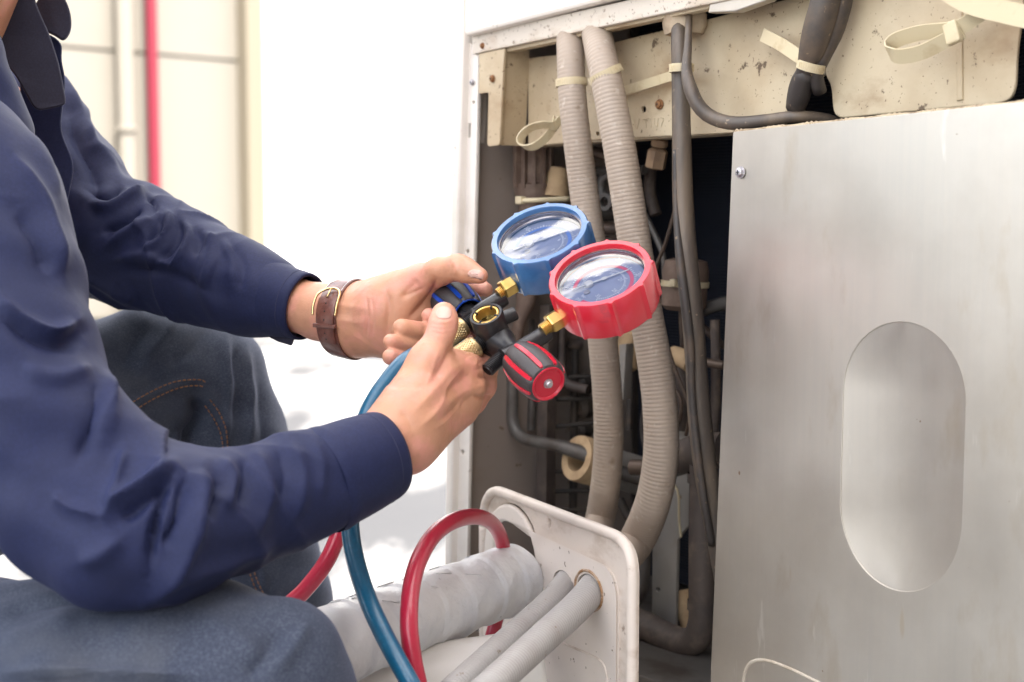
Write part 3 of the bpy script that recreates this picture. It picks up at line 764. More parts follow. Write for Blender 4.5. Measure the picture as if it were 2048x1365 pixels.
# white support sheets low in the cabinet
part('support_sheet', sheetF([(1292, 850), (1300, 843), (1392, 870), (1390, 1040), (1370, 1060), (1355, 1080), (1350, 1260), (1303, 1262), (1305, 960), (1290, 950)], -0.105, 0.004, holes=[circ_px(1316, 1180, 4)], bev=0.001), M['oldwhite'])
part('foam_block', pipe([(1365, 1180, -0.12, 22), (1385, 1260, -0.12, 22)], seg=12), M['foam'])
ipipe('yellow_wire', [(1340, 960, -0.1, 2.5), (1356, 985, -0.1, 2.5), (1358, 1040, -0.1, 2.5), (1362, 1075, -0.1, 2.5)], M['tie'], seg=8)
# service valve and big brown pipe
ipipe('service_valve', [(1356, 918, -0.075, 30), (1375, 912, -0.075, 36), (1400, 905, -0.075, 37), (1450, 900, -0.078, 36)], M['rust'])
hv = F(1352, 920, -0.074); part('hex_nut', lathe([(rpx(30, hv), -0.012), (rpx(33, hv), -0.008), (rpx(33, hv), 0.008), (rpx(30, hv), 0.012)], hv, nrm(F(1400, 905, -0.075) - hv), 6), M['steelpipe'], smooth=False)
ipipe('valve_stub', [(1335, 930, -0.075, 14), (1300, 935, -0.07, 15), (1264, 935, -0.066, 16)], M['copper'])
st = F(1263, 935, -0.0658); part('stub_hole', lathe([(rpx(7, st), 0), (rpx(1, st), 0.0004)], st, nrm(F(1240, 935, -0.063) - st), 16), M['black_slot'])
ipipe('black_pipe', [(1240, 945, -0.1, 14), (1300, 965, -0.11, 14), (1380, 1000, -0.13, 14)], M['dark'])
ipipe('suction_pipe', [(1405, 930, -0.07, 26), (1404, 1000, -0.07, 26), (1404, 1100, -0.07, 27), (1404, 1200, -0.07, 27), (1404, 1245, -0.07, 28), (1392, 1278, -0.07, 29), (1365, 1285, -0.07, 29), (1330, 1272, -0.07, 29), (1295, 1254, -0.07, 29), (1240, 1232, -0.07, 29), (1190, 1215, -0.07, 29)], M['rust'], seg=24)
for yy in (956, 1210):
    rg = F(1404, yy, -0.07); part('pipe_band', lathe([(rpx(29.5, rg), -0.004), (rpx(29.5, rg), 0.004)], rg, ZF, 24, cap0=False, cap1=False), M['rust'])
ipipe('small_drain_pipe', [(1290, 1080, -0.09, 12), (1288, 1150, -0.09, 12), (1278, 1195, -0.09, 12), (1255, 1212, -0.09, 12)], M['steelpipe'])
for pts, m in (([(1238, 300, -0.13, 7), (1246, 420, -0.13, 7), (1236, 560, -0.13, 7), (1262, 700, -0.13, 7), (1258, 860, -0.13, 7)], 'bundle'),
               ([(1280, 690, -0.08, 5), (1292, 780, -0.085, 5), (1284, 860, -0.09, 5), (1300, 930, -0.09, 5)], 'bundle'),
               ([(1345, 745, -0.09, 4), (1322, 790, -0.09, 4), (1330, 840, -0.09, 4), (1356, 850, -0.09, 4), (1362, 800, -0.09, 4), (1340, 770, -0.09, 4)], 'copper'),
               ([(1128, 600, -0.10, 10), (1122, 680, -0.10, 10), (1128, 760, -0.1, 10), (1175, 780, -0.11, 10)], 'rust'),
               ([(1060, 640, -0.08, 9), (1066, 720, -0.08, 9), (1062, 860, -0.08, 9)], 'steelpipe'),
               ([(1430, 640, -0.12, 10), (1432, 760, -0.12, 10), (1428, 880, -0.12, 10)], 'rust'),
               ([(1240, 1000, -0.1, 9), (1262, 1040, -0.1, 9), (1300, 1050, -0.1, 9)], 'dark'),
               ([(1275, 1290, -0.1, 10), (1340, 1320, -0.1, 10), (1430, 1330, -0.1, 10)], 'rust'),
               ([(1305, 300, -0.15, 12), (1300, 380, -0.15, 12), (1312, 430, -0.15, 12)], 'rust')):
    ipipe('inner_wire' if m == 'bundle' else 'copper_pipe', pts, M[m])
for cx_, cy_, rr in ((1200, 620, 20), (1158, 690, 14), (1190, 930, 17)):
    c = F(cx_, cy_, -0.135); part('valve_cap', lathe([(rpx(rr, c) * 0.5, 0), (rpx(rr, c), 0.003), (rpx(rr, c), 0.012), (rpx(rr * 0.6, c), 0.016), (rpx(rr * 0.2, c), 0.022)], c, nrm(NF + 0.3 * UF), 20), M['rust'])
v1_ = F(1258, 700, -0.128)
part('insulated_joint', lathe([(0.006, -0.02), (0.011, -0.016), (0.011, 0.016), (0.006, 0.02)], v1_, nrm([0.1, 0, 1]), 18), M['foam'])
# capped brass port under the beam
nb = F(1314, 315, -0.05); axn = nrm(F(1321, 280, -0.05) - F(1311, 335, -0.05))
part('brass_port_nut', lathe([(rpx(18, nb), -0.0085), (rpx(21, nb), -0.0075), (rpx(21, nb), 0.006), (rpx(18, nb), 0.0075), (rpx(14, nb), 0.0085)], nb - axn * 0.001, axn, 6), M['dustbrass'], smooth=False)
part('brass_port_stem', lathe([(rpx(15, nb), 0.0085), (rpx(17, nb), 0.010), (rpx(17, nb), 0.0145), (rpx(11, nb), 0.0155), (rpx(12, nb), 0.03)], nb, axn, 20), M['dustbrass'])
# insulated bush at the top where the black cable comes out
gr = F(1368, 44, -0.019)
part('insulation_bush', lathe([(rpx(24, gr), -0.007), (rpx(38, gr), -0.0095), (rpx(44, gr), -0.004), (rpx(45, gr), 0.004), (rpx(40, gr), 0.008)], gr, ZF, 28, rmod=lambda i, th: 0.0012 * np.sin(3 * th + i) + 0.0006 * np.sin(7 * th)), M['bush'])
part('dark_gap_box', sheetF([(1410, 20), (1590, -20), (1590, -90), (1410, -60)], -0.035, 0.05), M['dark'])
part('metal_clip', sheetF([(1418, 12), (1416, 26), (1470, 24), (1532, 2), (1560, -22), (1430, -16)], 0.002, 0.01, bev=0.001), M['galv'])

# ------------------------------------------------------------------ conduits, cables, ties
# outer plate first, because the conduits pass through it
D2 = nrm([-0.463, 0.886, 0]); UP_ = -D2; NP_ = nrm([-0.886, -0.463, 0])
PPO = P(1265, 1200, 1.0)
def conduit(pts_px, pitch=0.0032, depth=0.03, n=12):
    """flexible conduit with real rings; rows of world point and radius"""
    s, t = resample(spline(pts_px, n), pitch / 5)
    ph = (t / pitch) % 1.0
    depth = np.where((s[:, :3] - PPO) @ NP_ > 0, 0.11, depth) if s[-1, 2] < 0.5 else depth
    wid_ = np.where(np.asarray(depth) > 0.05, 0.27, 0.12)
    g = 1 - depth * np.exp(-((ph - 0.5) / wid_) ** 2)
    return tube(s[:, :3], s[:, 3] * g, 28)
def PL(px, py, off=0.0): return plane_hit(px, py, PPO + NP_ * off, NP_)
def rows(*q): return [[*v, rpx(r, v)] for v, r in q]
hA = PL(1134, 1168); hB = PL(1186, 1178)
outA = P(900, 1385, 0.90); outB = P(960, 1392, 0.86)
condA = rows((F(1138, 45, -0.02), 27), (F(1141, 100, 0.0), 28), (F(1144, 180, 0.006), 28.5), (F(1152, 260, 0.006), 28.5), (F(1166, 370, 0.0), 29), (F(1184, 500, -0.005), 30), (F(1202, 650, -0.01), 30),
             (F(1214, 780, -0.015), 30), (F(1217, 880, -0.018), 30), (F(1211, 970, -0.02), 30), (F(1197, 1050, -0.022), 30), (PL(1165, 1130, -0.028), 29), (hA, 28), (PL(1095, 1212, 0.035), 28), (outA * 0.5 + PL(1095, 1212, 0.035) * 0.5, 28), (outA, 28))
def two_tone(o):      # dusty inside the cabinet, cleaner where it comes out of the cover
    o.data.materials.append(M['conduit_out'])
    c_ = np.array([p.center[:] for p in o.data.polygons]) + WL[o.name]
    fr_ = ((c_ - PPO) @ NP_ > 0) & (c_[:, 2] < PL(1130, 1100)[2])
    o.data.polygons.foreach_set('material_index', fr_.astype(np.int32)); return o
tag(two_tone(add('conduit', *conduit(condA), M['conduit'])), 'ribbed grey conduit nearest the left post, behind the blue gauge', 'conduit', 'ribbed grey conduits')
condB = rows((F(1188, 40, -0.02), 29), (F(1198, 90, 0.0), 31), (F(1213, 160, 0.010), 32), (F(1238, 290, 0.010), 33), (F(1262, 440, 0.005), 33.5), (F(1287, 600, 0.0), 34), (F(1310, 730, -0.004), 35),
             (F(1321, 830, -0.006), 35.5), (F(1321, 920, -0.008), 36), (F(1304, 1010, -0.010), 36), (F(1268, 1090, -0.016), 36), (PL(1215, 1145, -0.03), 34), (hB, 31), (PL(1150, 1218, 0.03), 31.5), (outB * 0.5 + PL(1150, 1218, 0.03) * 0.5, 32), (outB, 33))
tag(two_tone(add('conduit', *conduit(condB), M['conduit'])), 'thicker ribbed grey conduit passing right behind the red gauge', 'conduit', 'ribbed grey conduits')

def fpipe(pts, **k): return pipe(pts, **k)
v1 = fpipe([(1358, 30, -0.012, 15), (1359, 90, -0.004, 17), (1361, 150, -0.002, 18), (1363, 260, 0.0, 19), (1366, 400, 0.0, 21), (1374, 520, 0.0, 22), (1386, 640, -0.002, 22), (1393, 740, -0.004, 22), (1400, 840, -0.008, 24), (1413, 950, -0.016, 24), (1432, 1060, -0.026, 22), (1448, 1160, -0.035, 20)], seg=20)
v2 = fpipe([(1351, 300, 0.006, 6), (1353, 420, 0.007, 7), (1360, 520, 0.009, 9), (1372, 620, 0.010, 10), (1381, 700, 0.008, 9), (1383, 780, 0.006, 8), (1392, 880, 0.002, 8), (1408, 1000, -0.006, 8), (1424, 1090, -0.02, 8)], seg=12)
cb = thing('cable', 'thick black cable hanging straight down beside the metal panel', 'cable', F(1432, 1060, -0.02), 'black cables')
add('cable_sheath', *v1, M['cable'], cb); add('cable_core', *v2, M['bundle'], cb)
cb2 = fpipe([(1378, 30, -0.008, 7), (1376, 90, 0.002, 8), (1373, 140, 0.010, 11), (1380, 175, 0.014, 14), (1397, 212, 0.012, 14.5), (1425, 236, 0.007, 14.5), (1470, 247, 0.002, 14), (1530, 242, -0.003, 13), (1590, 234, -0.008, 12), (1660, 240, -0.03, 11), (1700, 270, -0.05, 11)], seg=18)
tag(add('cable', *cb2, M['cable']), 'black cable curving right onto the top edge of the metal panel', 'cable', 'black cables')
bt = thing('cable', 'bundle of black cables with a taped lump at upper right', 'cable', F(1600, 220, -0.01), 'black cables')
add('cable_strand', *fpipe([(1668, -90, 0.0, 30), (1652, 0, 0.004, 31), (1636, 60, 0.004, 31), (1624, 105, 0.002, 27), (1612, 140, 0.0, 19), (1600, 180, -0.006, 19), (1592, 222, -0.012, 18)], seg=18), M['bundle'], bt)
add('cable_strand', *fpipe([(1700, -90, -0.006, 22), (1684, 0, -0.006, 22), (1668, 60, -0.006, 21), (1646, 110, -0.004, 18), (1632, 150, -0.004, 15), (1640, 184, -0.012, 14)], seg=18), M['bundle'], bt)
add('tape_lump', *fpipe([(1616, 140, 0.0, 19), (1604, 165, -0.004, 23), (1598, 190, -0.008, 24), (1590, 218, -0.012, 19)], seg=14), M['bundle'], bt)

def tie_ring(label, c, ax, r, wdt=0.006, teeth=True, flat=1.0):
    e = thing('cable_tie', label, 'cable tie', c, 'yellowed nylon cable ties')
    add('band', *lathe([(r, -wdt / 2), (r + 0.0012, -wdt / 2), (r + 0.0012, wdt / 2), (r, wdt / 2)], c, ax, 32, closed=True), M['tie'], e, sharp=35)
    if teeth:
        a, x, y = basis(ax, -D_)
        tt = [box(c + (x * math.cos(q) + y * math.sin(q)) * (r + 0.0013), -x * math.sin(q) + y * math.cos(q), x * math.cos(q) + y * math.sin(q), a, 0.0006, 0.0006, wdt * 0.62) for q in np.linspace(-1.1, 1.1, 14)]
        add('tooth', *join(*tt), M['tie'], e, smooth=False)['kind'] = 'stuff'
    return e
tie_ring('yellowed tie round the left ribbed conduit under the flange', F(1143, 166, 0.005), nrm(F(1139, 90, 0) - F(1146, 230, 0)), rpx(29, F(1143, 166, 0.005)))
tie_ring('yellowed tie tilted round the thicker ribbed conduit', F(1211, 150, 0.009), nrm(nrm(F(1196, 90, 0) - F(1226, 230, 0)) + NF * 0.35), rpx(33.5, F(1211, 150, 0.009)))
tie_ring('pale tie gripping the thick hanging black cable', F(1363, 137, 0.002), nrm([0, 0, 1]), rpx(22, F(1363, 137, 0.002)))
tie_ring('pale tie gripping the black cable bundle at upper right', F(1622, 133, 0.0), nrm(F(1636, 60, 0) - F(1600, 180, 0)), rpx(25, F(1622, 133, 0)))
def strap(pts, wdt, label):
    """nylon strip: rows (px, py, off) with a width direction"""
    q = np.array([[*F(a_, b_, c_)] for a_, b_, c_ in pts]); s, _ = resample(spline(q, 12), 0.0025)
    T = np.gradient(s, axis=0); T /= np.linalg.norm(T, axis=1)[:, None]
    return s, T
def ribbon(name, pts, wdt, th, m, parent=None, wdir=None):
    s, T = strap(pts, wdt, '')
    V_ = []; F_ = []
    for i in range(len(s)):
        wd = nrm((wdir if wdir is not None else NF) - T[i] * ((wdir if wdir is not None else NF) @ T[i])); nn = np.cross(T[i], wd)
        for sa, sb in ((-1, -1), (1, -1), (1, 1), (-1, 1)): V_.append(s[i] + wd * (sa * wdt / 2) + nn * (sb * th / 2))
    for i in range(len(s) - 1):
        for k in range(4): F_.append((i * 4 + k, i * 4 + (k + 1) % 4, i * 4 + 4 + (k + 1) % 4, i * 4 + 4 + k))
    F_.append((3, 2, 1, 0)); e_ = len(V_) - 4; F_.append((e_, e_ + 1, e_ + 2, e_ + 3))
    return add(name, np.array(V_), F_, m, parent, smooth=True, sharp=35)
tag(ribbon('cable_tie', [(1113, 238, -0.02), (1108, 252, -0.012), (1085, 250, -0.002), (1058, 258, 0.006), (1040, 278, 0.010), (1045, 293, 0.010), (1066, 294, 0.006), (1090, 278, -0.004), (1112, 250, -0.016), (1122, 238, -0.02)], 0.0075, 0.0012, M['tie'], wdir=nrm(NF + ZF * 0.55)),
    'looped yellowed tie end hanging left of the conduits', 'cable tie', 'yellowed nylon cable ties')
tag(ribbon('cable_tie', [(1190, 215, -0.024), (1200, 196, -0.022), (1255, 180, -0.022), (1300, 166, -0.02), (1345, 152, -0.016), (1372, 148, -0.010)], 0.0075, 0.0012, M['tie'], wdir=nrm(ZF + 0.1 * NF)),
    'flat yellowed tie strip lying across the beam behind the conduit', 'cable tie', 'yellowed nylon cable ties')
tag(ribbon('cable_tie', [(1525, 70, -0.015), (1560, 88, -0.012), (1602, 116, -0.006)], 0.0095, 0.0012, M['tie'], wdir=nrm(ZF + 0.5 * UF)),
    'short yellowed tie tail sticking out left of the black bundle', 'cable tie', 'yellowed nylon cable ties')
lt = thing('cable_tie', 'large looped yellowed tie across the plate at top right', 'cable tie', F(1830, 100, -0.01), 'yellowed nylon cable ties')
ribbon('tie_loop', [(1960, 28, 0.0), (1925, 52, 0.004), (1895, 60, 0.006), (1840, 66, 0.010), (1790, 82, 0.014), (1778, 100, 0.016), (1795, 113, 0.016), (1840, 106, 0.010), (1890, 82, 0.006), (1925, 64, 0.004)], 0.010, 0.0014, M['tie'], lt, wdir=nrm(NF * 0.6 + ZF))
ribbon('tie_tail', [(1890, -22, 0.008), (1940, 6, 0.008), (2000, 22, 0.008), (2080, 40, 0.008)], 0.0135, 0.0014, M['tie'], lt, wdir=nrm(ZF - 0.1 * UF))
v, f = box(F(1906, 66, 0.006), nrm(UF + 0.3 * ZF), NF, nrm(ZF - 0.3 * UF), 0.010, 0.006, 0.014)
bevel(add('tie_head', v, f, M['tie'], lt, smooth=False), 0.0012)
st_ = thing('cable_tie', 'tie with square head round the brown stem under the cage', 'cable tie', F(1067, 400, -0.06), 'yellowed nylon cable ties')
add('band', *pipe([(1034, 402, -0.03, 5), (1070, 401, -0.03, 5), (1140, 398, -0.06, 5)], seg=8), M['tie'], st_)
v, f = box(F(1041, 401, -0.028), UF, NF, ZF, 0.009, 0.006, 0.007)
bevel(add('tie_head', v, f, M['tie'], st_, smooth=False), 0.001)

# ------------------------------------------------------------------ moulded pipe cover plate
pl = thing('pipe_cover', 'white moulded pipe cover hanging on the conduits with four holes', 'pipe cover', PL(1120, 1400))
def to_pl(pts, off=0.0): return to2(pts, PPO + NP_ * off, UP_, ZF, NP_)
bot_y = -0.20
o2 = to_pl([(972, 985 - 12), (1250, 1080), (1265, 1365), (968, 1365)])
tl, tr = np.array(to_pl([(972, 972)])[0]), np.array(to_pl([(1266, 1087)])[0])
xl = to_pl([(970, 1150)])[0][0]; xr = to_pl([(1266, 1250)])[0][0]
yt = (to_pl([(1010, 986)])[0][1] + to_pl([(1220, 1066)])[0][1]) / 2
tl = (xl, to_pl([(1006, 984)])[0][1]); tr = (xr, to_pl([(1228, 1069)])[0][1])
outer = rounded([tl, tr, (xr, bot_y), (xl, bot_y)], [0.035, 0.026, 0.02, 0.02], 10)
def hole_pl(px, py, rx, n=28):
    c = to_pl([(px, py)])[0]
    return [(c[0] + rx * math.cos(2 * math.pi * i / n), c[1] + rx * math.sin(2 * math.pi * i / n)) for i in range(n)]
r_big = 0.046; r_cA = rpx(30, hA) ; r_cB = rpx(34.5, hB)
hb1 = hole_pl(1027, 1126, r_big * 1.05); hb2 = hole_pl(1010, 1275, r_big * 0.95)
cA2 = to_pl([(1134, 1168)])[0]; cB2 = to_pl([(1186, 1180)])[0]
def obl(c, r, k=1.5):   # the conduits run through at a slant, so their holes are longer than wide
    return [(c[0] + r * k * math.cos(q), c[1] + r * 1.12 * math.sin(q)) for q in np.linspace(0, 2 * math.pi, 28, endpoint=False)]
hs = to_pl([(1097, 1047)])[0]
small = [(hs[0] + 0.0032 * math.cos(q), hs[1] + 0.0032 * math.sin(q)) for q in np.linspace(0, 2 * math.pi, 14, endpoint=False)]
holesP = [hb1, hb2, obl(cA2, r_cA), obl(cB2, r_cB)]
add('back_sheet', *sheet(outer, holesP + [small], PPO, UP_, ZF, NP_, 0.006, 0.002), M['plate_rim'], pl, sharp=35)
inn = rounded([(tl[0] + 0.022, tl[1] - 0.022), (tr[0] - 0.019, tr[1] - 0.026), (xr - 0.019, bot_y + 0.02), (xl + 0.022, bot_y + 0.02)], [0.026, 0.022, 0.015, 0.015], 10)
add('raised_face', *sheet(inn, holesP, PPO + NP_ * 0.0035, UP_, ZF, NP_, 0.005, 0.0022), M['plate'], pl, sharp=50)
inn2 = rounded([(xl + 0.0, tl[1]), (xr, tr[1]), (xr, bot_y), (xl, bot_y)], [0.035, 0.026, 0.02, 0.02], 10)
rim_path = np.array([PPO + UP_ * q[0] + ZF * q[1] + NP_ * 0.001 for q in outer + outer[:1]])
add('rim_bead', *tube(resample(rim_path, 0.004)[0], 0.0042, 10), M['plate_rim'], pl)
fl_ = [PL(1128, 1288, 0.0038), PL(1195, 1318, 0.0038), PL(1212, 1345, 0.0038), PL(1215, 1390, 0.0038)]
add('moulding_line', *tube(resample(spline(np.array(fl_), 6), 0.004)[0], 0.0010, 8), M['plate_rim'], pl)
for c2_, r_, k_ in ((cB2, r_cB, 1.5),):
    rim = np.array([PPO + UP_ * q[0] + ZF * q[1] + NP_ * 0.0036 for q in obl(c2_, r_ * 1.02, k_)]); rim = np.vstack([rim, rim[:1]])
    add('rusty_hole_rim', *tube(rim, 0.0012, 8), M['hole_rust'], pl)

# ------------------------------------------------------------------ white pipes at the bottom
e0_ = PL(1038, 1153, 0.012); e1_ = P(640, 1300, 0.94)
axw = nrm(e1_ - e0_); lw_ = np.linalg.norm(e1_ - e0_); rw = 0.0268
def wr(i, th):
    return 1 + 0.02 * np.sin(th * 2 + i * 0.13) + 0.012 * np.sin(th * 5 + i * 0.31) + 0.010 * np.sin(3 * th - i * 0.21)
nseg = 240
pp = np.array([e0_ + axw * (lw_ + 0.25) * t for t in np.linspace(0, 1, nseg)])
tt_ = np.linspace(0, lw_ + 0.25, nseg)
step_ = ((tt_ + 0.006 * np.sin(tt_ * 40)) / 0.030) % 1
rr_ = rw * (1 + 0.06 * (step_ - 0.5) + 0.03 * np.exp(-tt_ / 0.02) * 0)
rr_[0] *= 0.86; rr_[1] *= 0.95
wp = thing('wrapped_pipe', 'fat pipe wrapped in wrinkled white vinyl tape entering the cover', 'pipe', e1_)
add('wrapping', *tube(pp, rr_, 48, rmod=wr), M['wrap'], wp)
add('inner_tube', *tube(np.array([e0_ - axw * 0.06, e0_ - axw * 0.02, e0_ + axw * 0.02]), 0.009, 16), M['dark'], wp)
tk = []
for k in range(26):
    q = rng.uniform(-0.9, 1.5); s0 = rng.uniform(0.005, lw_)
    a_, x_, y_ = basis(axw, U_)
    d_ = x_ * math.cos(q) + y_ * math.sin(q)
    tk.append(tube(np.array([e0_ + axw * (s0 + j * 0.003 + rng.uniform(-.001, .001)) + (x_ * math.cos(q + j * 0.05) + y_ * math.sin(q + j * 0.05)) * (rw * 1.012) for j in range(5)]), 0.0005, 5))
add('wrinkle', *join(*tk), M['wrap'], wp)['kind'] = 'stuff'
w0 = P(1078, 1346, 1.03); w1 = P(620, 1410, 1.0)
aw2 = nrm(w1 - w0)
wp2 = thing('white_pipe', 'smooth white pipe lying lowest under the wrapped pipe', 'pipe', w1)
l2 = np.linalg.norm(w1 - w0)
add('pipe_shell', *tube(np.array([w0 + aw2 * l2 * t for t in np.linspace(0, 1.3, 40)]), np.r_[0.0295, 0.031, np.full(38, 0.0315)], 40), M['pipe_white'], wp2)

# ------------------------------------------------------------------ hoses
blue = [(935, 690, 1.005, 14), (900, 712, 1.01, 15), (850, 706, 1.005, 17), (812, 722, 0.985, 19), (770, 770, 0.975, 19.5), (742, 815, 0.97, 19.5), (722, 870, 0.965, 20), (708, 940, 0.96, 20), (700, 1020, 0.955, 20), (703, 1080, 0.945, 20), (716, 1140, 0.93, 20), (738, 1205, 0.91, 20.5), (768, 1270, 0.895, 21), (800, 1330, 0.88, 21), (830, 1385, 0.87, 21), (870, 1470, 0.87, 21)]
tag(add('hose', *pipeP(blue, 24), M['blue_hose']), 'blue refrigerant hose falling from the gauge set behind the sleeve', 'hose', 'refrigerant hoses')
red = [(918, 660, 1.03, 13), (880, 700, 1.035, 15), (835, 760, 1.025, 16), (795, 815, 1.01, 17), (745, 890, 1.0, 17), (710, 980, 1.0, 17), (686, 1045, 1.0, 17), (655, 1120, 0.99, 18), (610, 1180, 0.985, 18), (560, 1230, 0.98, 18), (540, 1300, 0.98, 18), (560, 1400, 0.96, 19), (640, 1500, 0.92, 20), (760, 1530, 0.9, 20), (826, 1460, 0.89, 20.5), (838, 1390, 0.9, 20.5), (826, 1320, 0.905, 20), (818, 1250, 0.91, 20), (822, 1180, 0.925, 19.5), (838, 1120, 0.945, 19), (868, 1070, 0.97, 18.5), (910, 1041, 1.0, 18), (955, 1034, 1.04, 17), (985, 1048, 1.08, 16), (1003, 1080, 1.105, 15.5), (1010, 1130, 1.12, 15), (1006, 1190, 1.125, 15), (994, 1235, 1.125, 15), (978, 1290, 1.12, 15), (950, 1360, 1.1, 15), (930, 1450, 1.1, 15)]
tag(add('hose', *pipeP(red, 24), M['red_hose']), 'red refrigerant hose looping over the wrapped white pipe', 'hose', 'refrigerant hoses')

# ------------------------------------------------------------------ manifold gauge set
def cv(r, u, t): return nrm(R_ * r + U_ * u - D_ * t)
A_ = cv(.50, -.43, .75); G_ = cv(-.27, .75, .60); G_ = nrm(G_ - A_ * (G_ @ A_)); T_ = nrm(np.cross(G_, A_))
if T_ @ R_ < 0: T_ = -T_
B_ = P(985, 665, 1.0)
mg = thing('manifold_gauge_set', 'manifold with blue and red pressure gauges held in both hands', 'gauge manifold', B_ - np.array([0, 0, 0.03]))
def mp_(name, vf, m, parent=None, sharp=35, smooth=True): return add(name, vf[0], vf[1], m, parent or mg, smooth=smooth, sharp=sharp)
body = join(
    lathe([(0.0090, -0.022), (0.0108, -0.021), (0.0120, -0.018), (0.0120, 0.0162), (0.0115, 0.0170), (0.0100, 0.0170), (0.0098, 0.0165), (0.0098, 0.004), (0.0001, 0.004)], B_, G_, 48, cap1=False),
    lathe([(0.0110, 0.006), (0.0108, 0.012), (0.0085, 0.0165), (0.0075, 0.022), (0.0072, 0.036)], B_ - G_ * 0.004, A_, 32),
    lathe([(0.0085, -0.006), (0.0085, -0.030), (0.0080, -0.034), (0.0075, -0.045)], B_ - G_ * 0.004, A_, 32),
    lathe([(0.0075, -0.008), (0.0064, 0.000), (0.0062, 0.026), (0.0058, 0.0275), (0.0045, 0.0278)], B_ + A_ * -0.0300 - G_ * 0.002, T_, 28),
    lathe([(0.0078, -0.008), (0.0064, 0.002), (0.0060, 0.027), (0.0056, 0.0285), (0.0045, 0.0288)], B_ + A_ * 0.0300 - G_ * 0.002, T_, 28),
    lathe([(0.0052, 0.008), (0.0050, 0.0195), (0.0044, 0.0205), (0.0002, 0.0205)], B_ + G_ * 0.007, nrm(T_ + 0.2 * A_), 24, cap1=False))
mp_('valve_body', body, M['black_metal'])
# sight glass ring with four notches
sg = lathe([(0.0096, 0.0135), (0.0096, 0.0162), (0.0090, 0.0168), (0.0078, 0.0166), (0.0074, 0.0155), (0.0074, 0.006), (0.0096, 0.006)], B_, G_, 48, closed=True)
ring_o = mp_('sight_glass_ring', sg, M['brass'])
for k in range(4):
    q = k * math.pi / 2 + 0.55
    d_ = A_ * math.cos(q) + T_ * math.sin(q); e_ = np.cross(G_, d_)
    mp_('notch', box(B_ + d_ * 0.0085 + G_ * 0.0160, d_, e_, G_, 0.0026, 0.0013, 0.0022), M['black_slot'], ring_o, smooth=False)
mp_('sight_glass', lathe([(0.0074, 0.0085), (0.0073, 0.0093), (0.0001, 0.0095)], B_, G_, 32, cap1=False), M['lens'], ring_o)
mp_('indicator', lathe([(0.0073, 0.0050), (0.0001, 0.0052)], B_, G_, 32, cap1=False), M['brass_dull'], ring_o)

def threaded(O, ax, r, h0, h1, pitch=0.0013):
    pr = [(r * 0.84, h0)]; h = h0
    while h < h1:
        pr += [(r * 0.84, h), (r, h + pitch * 0.35), (r, h + pitch * 0.6), (r * 0.84, h + pitch * 0.95)]; h += pitch
    pr += [(r * 0.84, h1), (r * 0.72, h1 + 0.0014), (r * 0.0 + 0.0001, h1 + 0.0016)]
    return lathe(pr, O, ax, 24, cap1=False)
p_st = nrm(-T_ - 0.05 * G_ + 0.30 * A_)
mp_('threaded_stub', join(threaded(B_ + A_ * 0.0215 - G_ * 0.003, p_st, 0.0050, 0.0075, 0.0225), lathe([(0.0052, 0.0), (0.0048, 0.0080)], B_ + A_ * 0.0215 - G_ * 0.003, p_st, 20)), M['black_metal'])
for ag, lab, hh in ((0.002, 0, 0.0125), (-0.0235, 1, 0.0085)):
    O = B_ + A_ * ag + G_ * (0.0 if lab == 0 else 0.002)
    pa_ = nrm(-T_ - 0.05 * G_ + (0.04 if lab == 0 else 0.10) * A_)
    mp_('threaded_port', threaded(O, pa_, 0.0056, hh - 0.006, hh + 0.004, 0.0012), M['black_metal'])
    kn = mp_('knurled_nut', lathe([(0.0060, hh + 0.002), (0.0076, hh + 0.003), (0.0080, hh + 0.0045), (0.0080, hh + 0.020), (0.0072, hh + 0.0215), (0.0050, hh + 0.022)], O, pa_, 40), M['brass_dull'])
    a_, x_, y_ = basis(pa_, G_)
    kk = []
    for i in range(9):
        for j in range(26):
            q = 2 * math.pi * (j + 0.5 * (i % 2)) / 26
            d_ = x_ * math.cos(q) + y_ * math.sin(q); e_ = np.cross(a_, d_)
            c = O + a_ * (hh + 0.0062 + i * 0.00155) + d_ * 0.0078
            Vk = [c + e_ * 0.0009, c + a_ * 0.0011, c - e_ * 0.0009, c - a_ * 0.0011, c + d_ * 0.0008]
            kk.append((np.array(Vk), [(0, 1, 4), (1, 2, 4), (2, 3, 4), (3, 0, 4)]))
    o_ = mp_('knurl', join(*kk), M['brass_dull'], kn, smooth=False); o_['kind'] = 'stuff'
    mp_('hose_ferrule', lathe([(0.0062, hh + 0.021), (0.0064, hh + 0.034), (0.0058, hh + 0.036)], O, pa_, 24), M['black_metal'])

